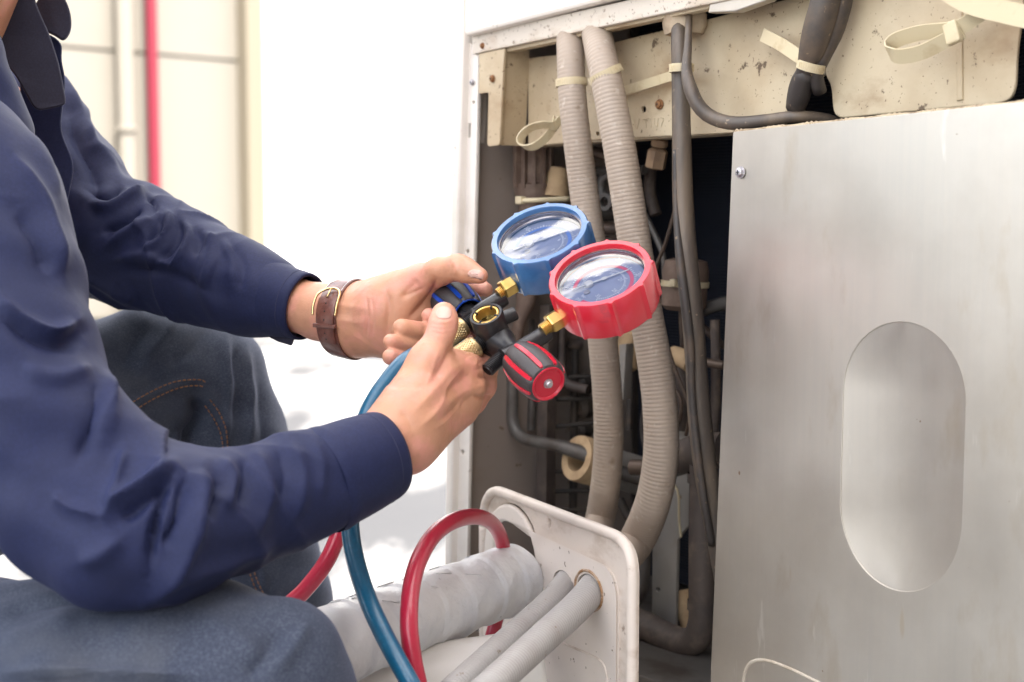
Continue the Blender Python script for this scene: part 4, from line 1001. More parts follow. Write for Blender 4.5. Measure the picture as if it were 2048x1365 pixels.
def knob(col_m, label, a0, sgn, far_open):
    """grip knob along A_ from a0 outward in direction sgn"""
    ax = A_ * sgn; O = B_ + A_ * a0 - G_ * 0.004
    Lk = 0.040
    prof = [(0.0098, 0.0), (0.0128, 0.0006), (0.0138, 0.003), (0.0158, 0.012), (0.0166, 0.020), (0.0164, 0.028), (0.0152, 0.0365), (0.0140, 0.0392), (0.0122, 0.040)]
    if far_open:      # hollow end looking back at the body, as on the blue one
        prof = [(0.0085, 0.016), (0.0102, 0.015), (0.0108, 0.001)] + prof[1:] + [(0.0001, 0.0402)]
        prof[2] = (0.0110, 0.0)
    else:
        prof = prof + [(0.0118, 0.0392), (0.0001, 0.0390)]
    nlob = 8
    def rm(i, th):
        r, h = prof[i]
        if r < 0.0125: return np.zeros_like(th)
        u = ((th * nlob / (2 * math.pi)) % 1) - 0.5
        return -0.0011 * np.exp(-((np.abs(u) - 0.5) / 0.13) ** 2)
    kb = mp_('knob', lathe(prof, O, ax, 96, ref=G_, rmod=rm, cap0=far_open is False, cap1=False), M['black_rubber'])
    kb['label'] = label
    a_, x_, y_ = basis(ax, G_)
    hs_ = np.linspace(0.0035, 0.0385, 14); pr = np.array([q for q in prof if q[0] > 0.0121 and 0.0005 < q[1] < 0.0395])
    for k in range(nlob):
        q = 2 * math.pi * (k + 0.0) / nlob
        d_ = x_ * math.cos(q) + y_ * math.sin(q); e_ = np.cross(a_, d_)
        Vk = []; Fk = []
        for i, h in enumerate(hs_):
            r = np.interp(h, pr[:, 1], pr[:, 0])
            wdt = 0.0017 * (1 if 0 < i < 13 else 0.7)
            for du, dr in ((-wdt, -0.0025), (-wdt * 0.85, 0.00035), (wdt * 0.85, 0.00035), (wdt, -0.0025)):
                Vk.append(O + a_ * h + d_ * (r + dr) + e_ * du)
        for i in range(13):
            for j in range(3): Fk.append((i * 4 + j, i * 4 + j + 1, i * 4 + 5 + j, i * 4 + 4 + j))
        Fk += [(3, 2, 1, 0), (52, 53, 54, 55)]
        mp_('grip_strip', (np.array(Vk), Fk), col_m, kb)
    if far_open:
        mp_('mouth_ring', lathe([(0.0112, -0.0004), (0.0122, -0.0005), (0.0122, 0.002), (0.0112, 0.002)], O, ax, 48, closed=True), col_m, kb)
    else:
        mp_('end_cap', lathe([(0.0124, 0.0385), (0.0124, 0.0406), (0.0117, 0.0408), (0.0108, 0.0400), (0.0104, 0.0393), (0.0001, 0.0395)], O, ax, 48, cap0=False, cap1=False), col_m, kb)
        sc = mp_('cap_screw', lathe([(0.0034, 0.0392), (0.0034, 0.0402), (0.0027, 0.0403), (0.0026, 0.0416), (0.0020, 0.0424), (0.0001, 0.0426)], O, ax, 24, cap1=False), M['screw'], kb)
    return kb
knob(M['red_plastic'], 'black knob with red strips and red end cap', 0.0335, 1, False)
knob(M['blue_plastic'], 'black knob with blue strips and hollow end', -0.0375, -1, True)

def gauge(ag, Tt, boot_m, arc_m, label, nums, nums2, s=1.0):
    O = B_ + A_ * ag * 1.25 + T_ * Tt
    R = 0.0360
    prof = [(0.030, -0.0042), (0.0345, -0.004), (R - 0.0004, -0.0032), (R, -0.002), (R + 0.0002, 0.010), (R + 0.0004, 0.0248), (R - 0.0004, 0.0262), (0.0318, 0.0263), (0.0313, 0.0256), (0.0311, 0.0195), (0.0309, 0.0100), (0.0001, 0.0100)]
    nb_ = 9
    def rm(i, th):
        if 2 <= i <= 6:
            u = ((th * nb_ / (2 * math.pi) + 0.3) % 1) - 0.5
            return 0.0019 * np.exp(-(u / 0.055) ** 2)
        return np.zeros_like(th)
    g = mp_('gauge', lathe(prof, O, G_, 216, ref=T_, rmod=rm, cap1=False), boot_m, sharp=40)
    g['label'] = label
    mp_('bezel_ring', lathe([(0.0312, 0.0225), (0.0312, 0.0190), (0.0296, 0.0178), (0.0296, 0.0165), (0.0305, 0.0165), (0.0305, 0.0225)], O, G_, 64, closed=True), M['chrome'], g)
    mp_('dial', lathe([(0.0300, 0.0150), (0.0001, 0.01502)], O, G_, 64, cap0=False, cap1=False), M['dial'], g)
    def PT(x, y, h=0.0): return O + A_ * x + T_ * y + G_ * (0.0152 + h)
    def arc(r0, r1, q0, q1, h=0.0002, n=70):
        Vk, Fk = [], []
        for i in range(n + 1):
            q = q0 + (q1 - q0) * i / n
            for r in (r0, r1): Vk.append(PT(r * math.sin(q), r * math.cos(q), h))
        for i in range(n): Fk.append((2 * i, 2 * i + 1, 2 * i + 3, 2 * i + 2))
        return np.array(Vk), Fk
    q0, q1 = rad(-140), rad(140)
    mp_('scale_arc', arc(0.0190, 0.0217, q0, rad(172)), arc_m, g, smooth=False)
    tk = []
    def tick(q, r0, r1, w_):
        d = np.array([math.sin(q), math.cos(q)]); e = np.array([d[1], -d[0]])
        return (np.array([PT(*(d * r0 - e * w_), 0.0003), PT(*(d * r0 + e * w_), 0.0003), PT(*(d * r1 + e * w_), 0.0003), PT(*(d * r1 - e * w_), 0.0003)]), [(0, 1, 2, 3)])
    for i in range(51):
        q = q0 + (q1 - q0) * i / 50
        tk.append(tick(q, 0.0219, 0.0245 if i % 5 == 0 else 0.0234, 0.00036))
        tk.append(tick(q, 0.0150, 0.0172 if i % 5 == 0 else 0.0162, 0.0003))
    tk.append(arc(0.0148, 0.0150, q0, q1, 0.0003))
    mp_('scale_tick', join(*tk), M['print_white'], g, smooth=False)['kind'] = 'stuff'
    tx = []
    def put(s_, size, x, y):
        v, f = text_mesh(s_, size); tx.append((np.array([PT(x + a[0], y + a[1], 0.0003) for a in v]), f))
    for i, n in enumerate(nums):
        q = q0 + (q1 - q0) * i / (len(nums) - 1); put(n, 0.0054, 0.0272 * math.sin(q), 0.0263 * math.cos(q))
    for i, n in enumerate(nums2):
        q = q0 + (q1 - q0) * i / (len(nums2) - 1); put(n, 0.0042, 0.0120 * math.sin(q), 0.0126 * math.cos(q))
    put('psi', 0.0042, 0.0, -0.0205); put('bar', 0.0032, 0.0, -0.0165)
    mp_('numeral', join(*tx), M['print_white'], g, smooth=False)['kind'] = 'stuff'
    # pointer with its hub and tail
    hx, hy = -0.0075, -0.0070
    nd = nrm(np.array([0.33, 0.945])); ne = np.array([nd[1], -nd[0]])
    def NP(l, s_): return PT(hx + nd[0] * l + ne[0] * s_, hy + nd[1] * l + ne[1] * s_, 0.0016)
    outl = [NP(-0.0125, 0.0006), NP(0, 0.0007), NP(0.009, 0.0007), NP(0.0105, 0.0016), NP(0.0125, 0.0016), NP(0.014, 0.0005), NP(0.0295, 0.0005), NP(0.0295, -0.0005), NP(0.014, -0.0005), NP(0.0125, -0.0016), NP(0.0105, -0.0016), NP(0.009, -0.0007), NP(0, -0.0007), NP(-0.0125, -0.0006)]
    nd_o = mp_('pointer', prism(outl, -G_ * 0.0003), M['needle'], g, smooth=False)
    mp_('hub', lathe([(0.0031, 0.0003), (0.0031, 0.0022), (0.0026, 0.0026), (0.0001, 0.0027)], PT(hx, hy), G_, 32, cap1=False), M['needle'], g)
    sc_c = PT(-0.002, -0.0125); scw = mp_('adjusting_screw', lathe([(0.0022, 0.0), (0.0022, 0.0008), (0.0001, 0.0010)], sc_c, G_, 20, cap1=False), M['screw'], g)
    mp_('lens', lathe([(0.0302, 0.0210), (0.0301, 0.0217), (0.0200, 0.0222), (0.0001, 0.0224)], O, G_, 64, cap0=False, cap1=False), M['lens'], g)
    # brass stem and hexagon nut under the case
    So = B_ + A_ * ag + G_ * 0.004
    hexr = 0.0073
    mp_('brass_nut', join(lathe([(hexr * 0.9, Tt - R - 0.0085), (hexr, Tt - R - 0.0075), (hexr, Tt - R + 0.001), (hexr * 0.9, Tt - R + 0.002)], So, T_, 6, ref=G_)), M['brass'], sharp=30, smooth=False)
    mp_('brass_thread', threaded(So - G_ * 0.004, nrm(T_ + 0.10 * G_), 0.0050, 0.024, Tt - R - 0.006, 0.0011), M['brass'])
    return g
gauge(-0.0306, 0.0722, M['blue_boot'], M['print_blue'], 'pressure gauge in blue rubber boot', ['0', '30', '60', '90', '120', '150'], ['0', '2', '4', '6', '8', '10'])
gauge(0.0306, 0.0748, M['red_boot'], M['print_red'], 'pressure gauge in red rubber boot', ['0', '100', '200', '300', '400', '500'], ['0', '7', '14', '21', '28', '35'])

# ------------------------------------------------------------------ the worker
per_o = P(0, 1300, 1.05); per_o[2] = 0.0
per = thing('person', 'worker in navy shirt and dark jeans kneeling to hold the gauges', 'person', per_o)
K = 0.010
# right hand (nearer): back of the hand to us, thumb up, fingers wrapped round behind
RH = []
RH += cones([(420, 1045, .845, 66), (640, 960, .885, 62), (802, 872, .925, 55)], 0.01)
RH += cones([(802, 872, .925, 54), (902, 785, .960, 45)], 0.02)
RH += cones([(802, 862, .925, 52), (885, 745, .955, 40)], 0.02)
RH += cones([(815, 882, .93, 44), (915, 820, .968, 36)], 0.02)
RH += cones([(830, 805, .93, 40), (900, 772, .966, 40), (930, 748, .984, 31)], 0.018)
RH += cones([(822, 822, .922, 42), (858, 722, .932, 34)], 0.018)
RH += cones([(858, 722, .932, 31), (883, 662, .938, 23.5), (888, 640, .943, 23), (888, 626, .945, 20.5)], 0.008)
RH += cones([(864, 740, .942, 32), (908, 752, .966, 32)], 0.018)
RH += cones([(915, 742, .980, 31), (968, 736, 1.006, 26)], 0.010) + cones([(968, 736, 1.006, 25), (948, 674, 1.04, 20), (858, 632, 1.025, 16)], 0.006)
RH += cones([(908, 776, .976, 32), (966, 774, 1.004, 26)], 0.008) + cones([(966, 774, 1.004, 24), (905, 682, 1.045, 22)], 0.004) + cones([(905, 680, 1.045, 22), (856, 668, 1.026, 22), (804, 658, 1.012, 20.5)], 0.0015)
RH += cones([(900, 802, .974, 31), (946, 806, 1.004, 24)], 0.008) + cones([(946, 806, 1.004, 22), (890, 712, 1.045, 19)], 0.004) + cones([(890, 710, 1.045, 19), (840, 697, 1.022, 18.5), (782, 684, 1.003, 16.5)], 0.0015)
RH += cones([(888, 826, .970, 29), (918, 833, .998, 21)], 0.008) + cones([(918, 833, .998, 19), (870, 742, 1.04, 18)], 0.004) + cones([(870, 740, 1.04, 18), (830, 727, 1.018, 18), (781, 714, .998, 17)], 0.0015)
# left hand (farther): palm side to us, thumb lying over the blue knob
LH = []
LH += cones([(380, 535, 1.16, 48), (590, 610, 1.107, 51), (640, 624, 1.095, 55), (712, 638, 1.08, 57)], 0.006)
LH += cones([(712, 634, 1.08, 56), (800, 618, 1.065, 52), (850, 610, 1.075, 46)], 0.02)
LH += cones([(720, 650, 1.075, 54), (810, 668, 1.062, 42), (860, 650, 1.07, 36)], 0.02)
LH += cones([(770, 612, 1.058, 46), (842, 562, 1.045, 31)], 0.022)
LH += cones([(842, 562, 1.045, 31), (880, 543, 1.03, 25), (916, 535, 1.02, 22.5), (935, 543, 1.014, 19), (960, 552, 1.008, 16.5)], 0.008)
LH += cones([(850, 595, 1.08, 36), (915, 570, 1.085, 24), (955, 573, 1.07, 17), (972, 580, 1.06, 14.5)], 0.006)
LH += cones([(850, 620, 1.085, 36), (920, 605, 1.095, 24), (945, 620, 1.08, 19), (925, 640, 1.06, 16)], 0.006)
LH += cones([(850, 640, 1.085, 34), (910, 640, 1.095, 22), (930, 655, 1.08, 18), (905, 668, 1.065, 15)], 0.006)
LH += cones([(850, 660, 1.08, 30), (895, 668, 1.085, 19), (905, 680, 1.075, 15), (885, 686, 1.065, 13)], 0.006)
def hand_mesh(prims, h, folds_, sm=3):
    V_, Q_ = snets(prims, h); V_ = smooth_mesh(V_, Q_, sm, 0.5)
    return fold(V_, Q_, [(p_, w_, a_ * 1.6, z_, r_) for p_, w_, a_, z_, r_ in folds_]), Q_
rf = [  # creases, knuckles and tendons, traced on the hand
    ([(858, 640), (885, 645), (910, 640)], 4, 0.0002, .93, .06),
    ([(860, 655), (885, 659), (911, 655)], 3.0, -0.0005, .93, .06), ([(862, 664), (885, 668), (909, 664)], 2.5, -0.0004, .93, .06),
    ([(862, 648), (886, 651), (909, 648)], 2.5, -0.0003, .93, .06),
    ([(912, 688), (900, 712), (884, 738), (866, 762)], 12, -0.0020, .94, .06),
    ([(940, 715), (905, 742), (860, 790), (825, 830)], 14, 0.0010, .95, .06),
    ([(960, 770), (915, 792), (870, 830), (830, 865)], 13, 0.0008, .95, .06),
    ([(945, 745), (915, 768), (885, 795)], 10, -0.0008, .95, .06),
    ([(948, 790), (915, 815), (880, 848)], 10, -0.0009, .95, .06),
    ([(935, 700), (950, 718), (948, 742)], 10, 0.0012, .95, .06),
    ([(955, 765), (962, 780), (952, 795)], 9, 0.0010, .97, .06),
    ([(952, 752), (975, 756), (1000, 752)], 5, -0.0012, .98, .06), ([(945, 792), (968, 794), (990, 792)], 5, -0.0012, .98, .06),
    ([(800, 815), (820, 850), (835, 905)], 10, -0.0007, .92, .06), ([(845, 850), (880, 810), (895, 770), (925, 735)], 4.5, 0.0006, .94, .06), ([(870, 860), (905, 830), (930, 795)], 4.5, 0.0006, .94, .06), ([(850, 775), (866, 740), (876, 700)], 4, 0.0005, .93, .06), ([(925, 722), (940, 712), (958, 708)], 3, -0.0005, .97, .06), ([(948, 735), (962, 726), (978, 722)], 3, -0.0005, .98, .06), ([(950, 742), (966, 735), (984, 732)], 3, -0.0004, .98, .06),
    ([(850, 650), (846, 682)], 5, -0.0006, 1.01, .05), ([(836, 682), (830, 710)], 5, -0.0005, 1.01, .05),
]
lf = [
    ([(905, 520), (912, 535), (908, 552)], 5, 0.0006, 1.02, .06), ([(920, 518), (925, 530), (922, 548)], 2.5, -0.0005, 1.01, .06), ([(900, 518), (899, 534), (894, 552)], 2.5, -0.0004, 1.02, .06),
    ([(855, 548), (868, 562), (866, 585), (845, 612), (815, 640)], 7, -0.0016, 1.05, .06),
    ([(838, 558), (820, 578), (800, 600)], 9, -0.0009, 1.04, .06), ([(850, 575), (830, 585), (805, 595)], 3.0, -0.0006, 1.05, .06),
    ([(770, 575), (778, 610), (775, 650), (782, 690)], 8, -0.0012, 1.06, .06), ([(733, 590), (735, 630), (732, 680)], 3.5, -0.0007, 1.07, .06), ([(742, 592), (746, 630), (743, 680)], 3, -0.0005, 1.07, .06),
    ([(640, 600), (690, 612), (735, 618)], 9, 0.0006, 1.08, .06), ([(640, 630), (690, 642), (735, 646)], 9, 0.0006, 1.08, .06),
]
rV, rQ = hand_mesh(RH, 0.0011, rf)
lV, lQ = hand_mesh(LH, 0.0011, lf)
from mathutils.bvhtree import BVHTree
def nail(V_, Q_, c, ax1, ax2, l, w_):
    """a thin nail plate laid on the fingertip: oval grid dropped on the skin along the view normal of the nail"""
    tree = BVHTree.FromPolygons([tuple(v) for v in V_], [tuple(int(i) for i in q) for q in Q_])
    ax1 = nrm(ax1); ax2 = nrm(ax2 - ax1 * (ax2 @ ax1)); n3 = np.cross(ax1, ax2)
    if n3 @ D_ > 0: n3 = -n3
    rings_, seg = 9, 40; Vn = []; last = None
    for i in range(rings_ + 1):
        s_ = i / rings_
        for j in range(1 if i == 0 else seg):
            q = 2 * math.pi * j / seg; cq, sq = math.cos(q), math.sin(q)
            e = (abs(cq) ** 2.6 + abs(sq) ** 2.6) ** (-1 / 2.6)
            p = c + ax1 * (l * s_ * e * cq) + ax2 * (w_ * s_ * e * sq)
            hit = tree.ray_cast(Vector(p + n3 * 0.03), Vector(-n3), 0.05)
            h = np.array(hit[0]) if hit[0] is not None else None
            if h is None or abs((h - c) @ n3 - (0 if last is None else last)) > 0.006:
                h = np.array(tree.find_nearest(Vector(p + n3 * (0 if last is None else last)))[0])
            if last is None: last = (h - c) @ n3
            lift = 0.00055 if s_ < 0.93 else -0.0004
            Vn.append(h + n3 * lift)
    Fn = [(0, 1 + j, 1 + (j + 1) % seg) for j in range(seg)]
    for i in range(1, rings_):
        a0, b0 = 1 + (i - 1) * seg, 1 + i * seg
        Fn += [(a0 + j, b0 + j, b0 + (j + 1) % seg, a0 + (j + 1) % seg) for j in range(seg)]
    return add('fingernail', np.array(Vn), Fn, M['nail'], per)
nR = (P(887, 622, .932), nrm(R_ * 0.02 + U_ * 0.9 - D_ * -0.42), R_, 0.0056, 0.0056)
d1 = nrm(P(962, 553, 1.0) - P(930, 540, 1.0)); d2 = nrm(np.cross(d1, D_)); d2 = d2 if d2 @ U_ < 0 else -d2
nL = (P(955, 541, .998), d1, nrm(d2 * 0.55 - D_ * 0.45 + U_ * 0.0), 0.0062, 0.0042)
nail(rV, rQ, *nR); nail(lV, lQ, *nL)
# the rest of the body: head, neck, trunk and arms (mostly out of frame or under the clothes)
def W(x, y, z): return np.array([x, y, z])
BD = []
def wc(a, b, ra, rb, k=0.02): BD.append((np.asarray(a, float), np.asarray(b, float), ra, rb, k))
hd = W(-0.32, 1.06, 1.03)
wc(hd + W(-0.02, 0, 0.04), hd + W(0.01, 0, 0.05), 0.088, 0.085, 0.03)
wc(hd + W(0.02, 0, -0.02), hd + W(0.045, 0, -0.075), 0.066, 0.038, 0.03)
wc(hd + W(0.09, 0, 0.01), hd + W(0.098, 0, -0.022), 0.010, 0.014, 0.012)
wc(hd + W(0.075, 0, -0.058), hd + W(0.078, 0, -0.066), 0.016, 0.016, 0.010)
for s in (-1, 1):
    wc(hd + W(0.075, s * 0.034, 0.014), hd + W(0.076, s * 0.036, 0.014), 0.013, 0.013, 0.008)
    wc(hd + W(-0.01, s * 0.083, 0.018), hd + W(-0.012, s * 0.086, -0.02), 0.018, 0.012, 0.006)
wc(hd + W(-0.02, 0, -0.04), W(-0.43, 1.07, 0.80), 0.054, 0.054, 0.02)
wc(W(-0.52, 1.06, 0.70), W(-0.82, 1.06, 0.36), 0.08, 0.10, 0.04)
shR, shL = P(-130, 400, .90), P(45, 240, 1.24)
wc(W(-0.46, 1.06, 0.74), shR, 0.05, 0.035, 0.03); wc(W(-0.46, 1.06, 0.74), shL, 0.05, 0.026, 0.03)
for a, b in (((-110, 420, .88, 100), (80, 900, .82, 95)), ((80, 900, .82, 95), (200, 1075, .81, 80)), ((200, 1075, .81, 80), (430, 1040, .845, 60)), ((60, 260, 1.24, 55), (180, 470, 1.2, 60)), ((180, 470, 1.2, 60), (390, 540, 1.16, 55))):
    BD += cones([a, b], 0.02)
bV, bQ = snets(BD, 0.006); bV = smooth_mesh(bV, bQ, 2)
nb0 = len(bV); nr0 = len(rV)
allV = np.vstack([bV, rV, lV]); allQ = [tuple(q) for q in bQ] + [tuple(q) for q in rQ + nb0] + [tuple(q) for q in lQ + nb0 + nr0]
bo = add('body', allV, allQ, M['skin'], per)
hp = [(hd + W(-0.03, 0, 0.06), hd + W(-0.01, 0, 0.07), 0.096, 0.090, 0.02), (hd + W(-0.06, 0, 0.0), hd + W(-0.07, 0, -0.03), 0.075, 0.06, 0.02)]
hV, hQ = snets(hp, 0.006); add('hair', smooth_mesh(hV, hQ, 2), [tuple(q) for q in hQ], M['hair'], per)
for s in (-1, 1):
    ev = lathe([(0.0001, -0.011), (0.006, -0.009), (0.0095, -0.004), (0.011, 0.002), (0.0085, 0.007), (0.005, 0.0098), (0.0001, 0.0108)], hd + W(0.079, s * 0.035, 0.014), nrm([1, s * 0.1, 0]), 16)
    add('eye', *ev, M['needle'], per)

# ---- shirt
SH = []
SH += cones([(-140, 350, .90, 160), (-62, 450, .885, 176), (-25, 580, .868, 184), (15, 750, .848, 192), (78, 890, .83, 182), (150, 1010, .81, 150), (222, 1085, .795, 128)], 0.012)
SH += cones([(222, 1083, .795, 130), (300, 1065, .803, 142), (390, 1040, .825, 122), (470, 1018, .85, 112), (560, 992, .868, 104), (632, 966, .882, 96), (675, 949, .892, 86), (710, 935, .902, 78)], 0.012)
SH += cones([(225, 890, .825, 40), (300, 985, .815, 50)], 0.04)
SH += cones([(70, 215, 1.235, 88), (82, 300, 1.225, 104), (125, 380, 1.212, 112), (185, 462, 1.20, 106)], 0.02)
SH += cones([(185, 462, 1.20, 106), (255, 490, 1.19, 112), (340, 520, 1.17, 98), (420, 552, 1.15, 92), (500, 583, 1.13, 80), (540, 596, 1.12, 74)], 0.02)
SH.append((W(-0.53, 1.06, 0.70), W(-0.84, 1.06, 0.38), 0.115, 0.14, 0.05))
SH.append((W(-0.53, 1.02, 0.72), P(-120, 370, .91), 0.085, 0.055, 0.05))
SH.append((W(-0.55, 1.12, 0.70), P(50, 240, 1.22), 0.075, 0.032, 0.02))
SH += cones([(-150, -30, .98, 92), (-88, 119, .985, 92), (-30, 256, .99, 90), (-60, 420, .98, 110)], 0.005)
nz_, nf_ = .84, .13
sf = [
    # near arm, shoulder to elbow
    ([(-20, 590), (40, 640), (110, 668), (160, 640)], 16, 0.006, nz_, nf_), ([(0, 640), (60, 680), (130, 690), (175, 660)], 14, -0.005, nz_, nf_),
    ([(20, 300), (70, 380), (110, 470), (135, 560)], 14, 0.004, nz_, nf_), ([(60, 250), (100, 330), (118, 400)], 12, 0.005, nz_, nf_), ([(30, 420), (75, 480), (100, 550)], 14, -0.004, nz_, nf_),
    ([(40, 740), (110, 760), (190, 730)], 18, 0.003, nz_, nf_), ([(225, 690), (222, 790), (205, 880)], 14, 0.004, nz_, nf_), ([(195, 760), (180, 860), (150, 930)], 14, -0.003, nz_, nf_),
    ([(205, 1032), (240, 1000), (300, 962), (345, 928)], 13, 0.007, nz_, nf_), ([(240, 1040), (290, 1000), (340, 965)], 11, -0.006, nz_, nf_),
    ([(95, 985), (140, 1018), (200, 1035)], 15, 0.004, nz_, nf_), ([(250, 900), (235, 960), (208, 1025)], 11, 0.004, nz_, nf_),
    ([(343, 948), (322, 1010), (306, 1090), (300, 1150)], 9, -0.006, nz_, nf_), ([(150, 1130), (200, 1110), (250, 1070)], 18, 0.004, nz_, nf_),
    # near forearm
    ([(405, 930), (398, 1000), (380, 1080), (345, 1150), (290, 1205)], 18, 0.0065, nz_, nf_), ([(372, 950), (356, 1030), (328, 1110)], 14, -0.005, nz_, nf_),
    ([(432, 915), (462, 950), (460, 990), (442, 1020)], 13, 0.0038, nz_, nf_), ([(428, 960), (428, 1000), (412, 1050)], 11, -0.0035, nz_, nf_),
    ([(500, 900), (530, 950), (530, 1010), (505, 1070)], 18, 0.0038, nz_, nf_), ([(482, 915), (492, 960), (480, 1020)], 13, -0.003, nz_, nf_),
    ([(575, 885), (605, 940), (600, 1000), (580, 1050)], 18, 0.003, nz_, nf_), ([(555, 900), (568, 950), (560, 1010)], 13, -0.0022, nz_, nf_), ([(622, 872), (645, 930), (640, 1000)], 13, 0.0018, nz_, nf_),
    ([(330, 1165), (400, 1145), (470, 1122), (560, 1085)], 16, 0.003, nz_, nf_),
    # far arm
    ([(122, 135), (150, 210), (178, 280), (222, 330), (250, 375)], 12, 0.004, 1.2, .12), ([(140, 230), (165, 300), (190, 350), (190, 400)], 16, -0.005, 1.2, .12),
    ([(168, 180), (172, 250), (185, 290)], 8, 0.003, 1.2, .12), ([(178, 400), (215, 418), (262, 395), (300, 372)], 10, 0.006, 1.2, .12), ([(170, 380), (210, 395), (250, 372)], 9, -0.005, 1.2, .12),
    ([(205, 500), (250, 470), (300, 440), (325, 405)], 9, 0.004, 1.2, .12), ([(200, 470), (250, 445), (290, 420)], 9, -0.005, 1.2, .12),
    ([(290, 390), (310, 415), (296, 445)], 6, -0.004, 1.2, .12), ([(330, 418), (340, 440), (322, 475), (290, 510)], 8, 0.004, 1.18, .12), ([(318, 425), (318, 455), (290, 490)], 7, -0.004, 1.18, .12),
    ([(345, 428), (360, 455), (345, 490), (310, 530)], 7, -0.004, 1.18, .12), ([(362, 440), (378, 465), (365, 505), (330, 550)], 8, 0.004, 1.17, .12), ([(385, 450), (400, 480), (392, 520)], 7, -0.003, 1.16, .12), ([(405, 458), (425, 490), (420, 540), (400, 580)], 8, 0.003, 1.15, .12),
    ([(230, 545), (300, 540), (370, 560), (430, 590)], 10, -0.0025, 1.18, .12), ([(220, 520), (290, 515), (350, 535)], 10, 0.003, 1.18, .12), ([(160, 545), (220, 575), (280, 596)], 10, 0.003, 1.2, .12),
    ([(440, 478), (465, 520), (462, 570)], 9, 0.0022, 1.14, .12), ([(455, 480), (485, 530), (480, 590)], 8, -0.002, 1.13, .12),
    ([(40, 180), (58, 260), (68, 360)], 12, -0.006, 1.2, .12),
]
sV, sQ = snets(SH, 0.0021); sV = smooth_mesh(sV, sQ, 4); sV = fold(sV, sQ, [(p_, w_ * 0.95, a_ * 1.35, z_, r_) for p_, w_, a_, z_, r_ in sf])
# small irregular rumple so that no stretch of cloth is dead smooth
sN = normals(sV, sQ)
rum = 0.0011 * (np.sin(sV @ np.array([70, 45, 90]) + 2 * np.sin(sV @ np.array([30, -50, 40]))) * np.sin(sV @ np.array([-40, 60, 55]) + 1.0))
sV = sV + sN * rum[:, None]
from mathutils import noise as mnoise
def ridged(V_, zone, dirs, sc, amp):
    """creases: ridged noise stretched along the direction the cloth is pulled; zone gives 0..1 per vertex"""
    o_ = np.zeros(len(V_)); idx_ = np.where(zone > 0.02)[0]
    A3 = np.stack([dirs[0] * sc[0], dirs[1] * sc[1], dirs[2] * sc[2]])
    Q3 = V_[idx_] @ A3.T
    for k_, q_ in zip(idx_, Q3):
        n1 = mnoise.noise(Vector(q_)); n2 = mnoise.noise(Vector(q_ * 2.1 + 7.3))
        o_[k_] = (1 - abs(n1) * 2.2) ** 3 * (1 if abs(n1) < 0.45 else 0) * 0.7 + n1 * 0.5 + 0.25 * n2
    return o_ * zone * amp
sx_, sy_, sz_ = proj(sV); sN = normals(sV, sQ)
near_ = sz_ < 1.03
def bump1(x, a, b, c, d): return np.clip((x - a) / (b - a), 0, 1) * np.clip((d - x) / (d - c), 0, 1)
ax_f = nrm(P(700, 940, .9) - P(222, 1083, .795)); ax_f2 = nrm(U_ - ax_f * (U_ @ ax_f)); ax_f3 = np.cross(ax_f, ax_f2)
dgl = nrm(ax_f * 0.8 + ax_f2 * 0.6); dgl2 = nrm(ax_f2 * 0.8 - ax_f * 0.6)
z1 = near_ * bump1(sx_, 230, 380, 560, 680) * (sy_ > 850)
d1_ = ridged(sV, z1, (dgl, dgl2, ax_f3), (26, 9, 12), 0.0030)
z2 = near_ * bump1(sy_, 300, 520, 1000, 1130) * (sx_ < 330)
ax_u = nrm(P(40, 300, .9) - P(150, 1000, .81)); ax_u2 = nrm(R_ - ax_u * (R_ @ ax_u)); ax_u3 = np.cross(ax_u, ax_u2)
d2_ = ridged(sV, z2, (nrm(ax_u + 0.7 * ax_u2), nrm(ax_u2 - 0.7 * ax_u), ax_u3), (15, 6, 8), 0.0062)
z3 = (~near_) * bump1(sx_, 100, 180, 420, 520) * bump1(sy_, 200, 300, 640, 700)
ax_g = nrm(P(560, 600, 1.11) - P(190, 465, 1.2)); ax_g2 = nrm(U_ - ax_g * (U_ @ ax_g)); ax_g3 = np.cross(ax_g, ax_g2)
d3_ = ridged(sV, z3, (nrm(ax_g + 0.5 * ax_g2), nrm(ax_g2 - 0.5 * ax_g), ax_g3), (34, 10, 15), 0.0040)
sV = sV + sN * (d1_ + d2_ + d3_)[:, None]
add('shirt', sV, [tuple(q) for q in sQ], M['shirt'], per)
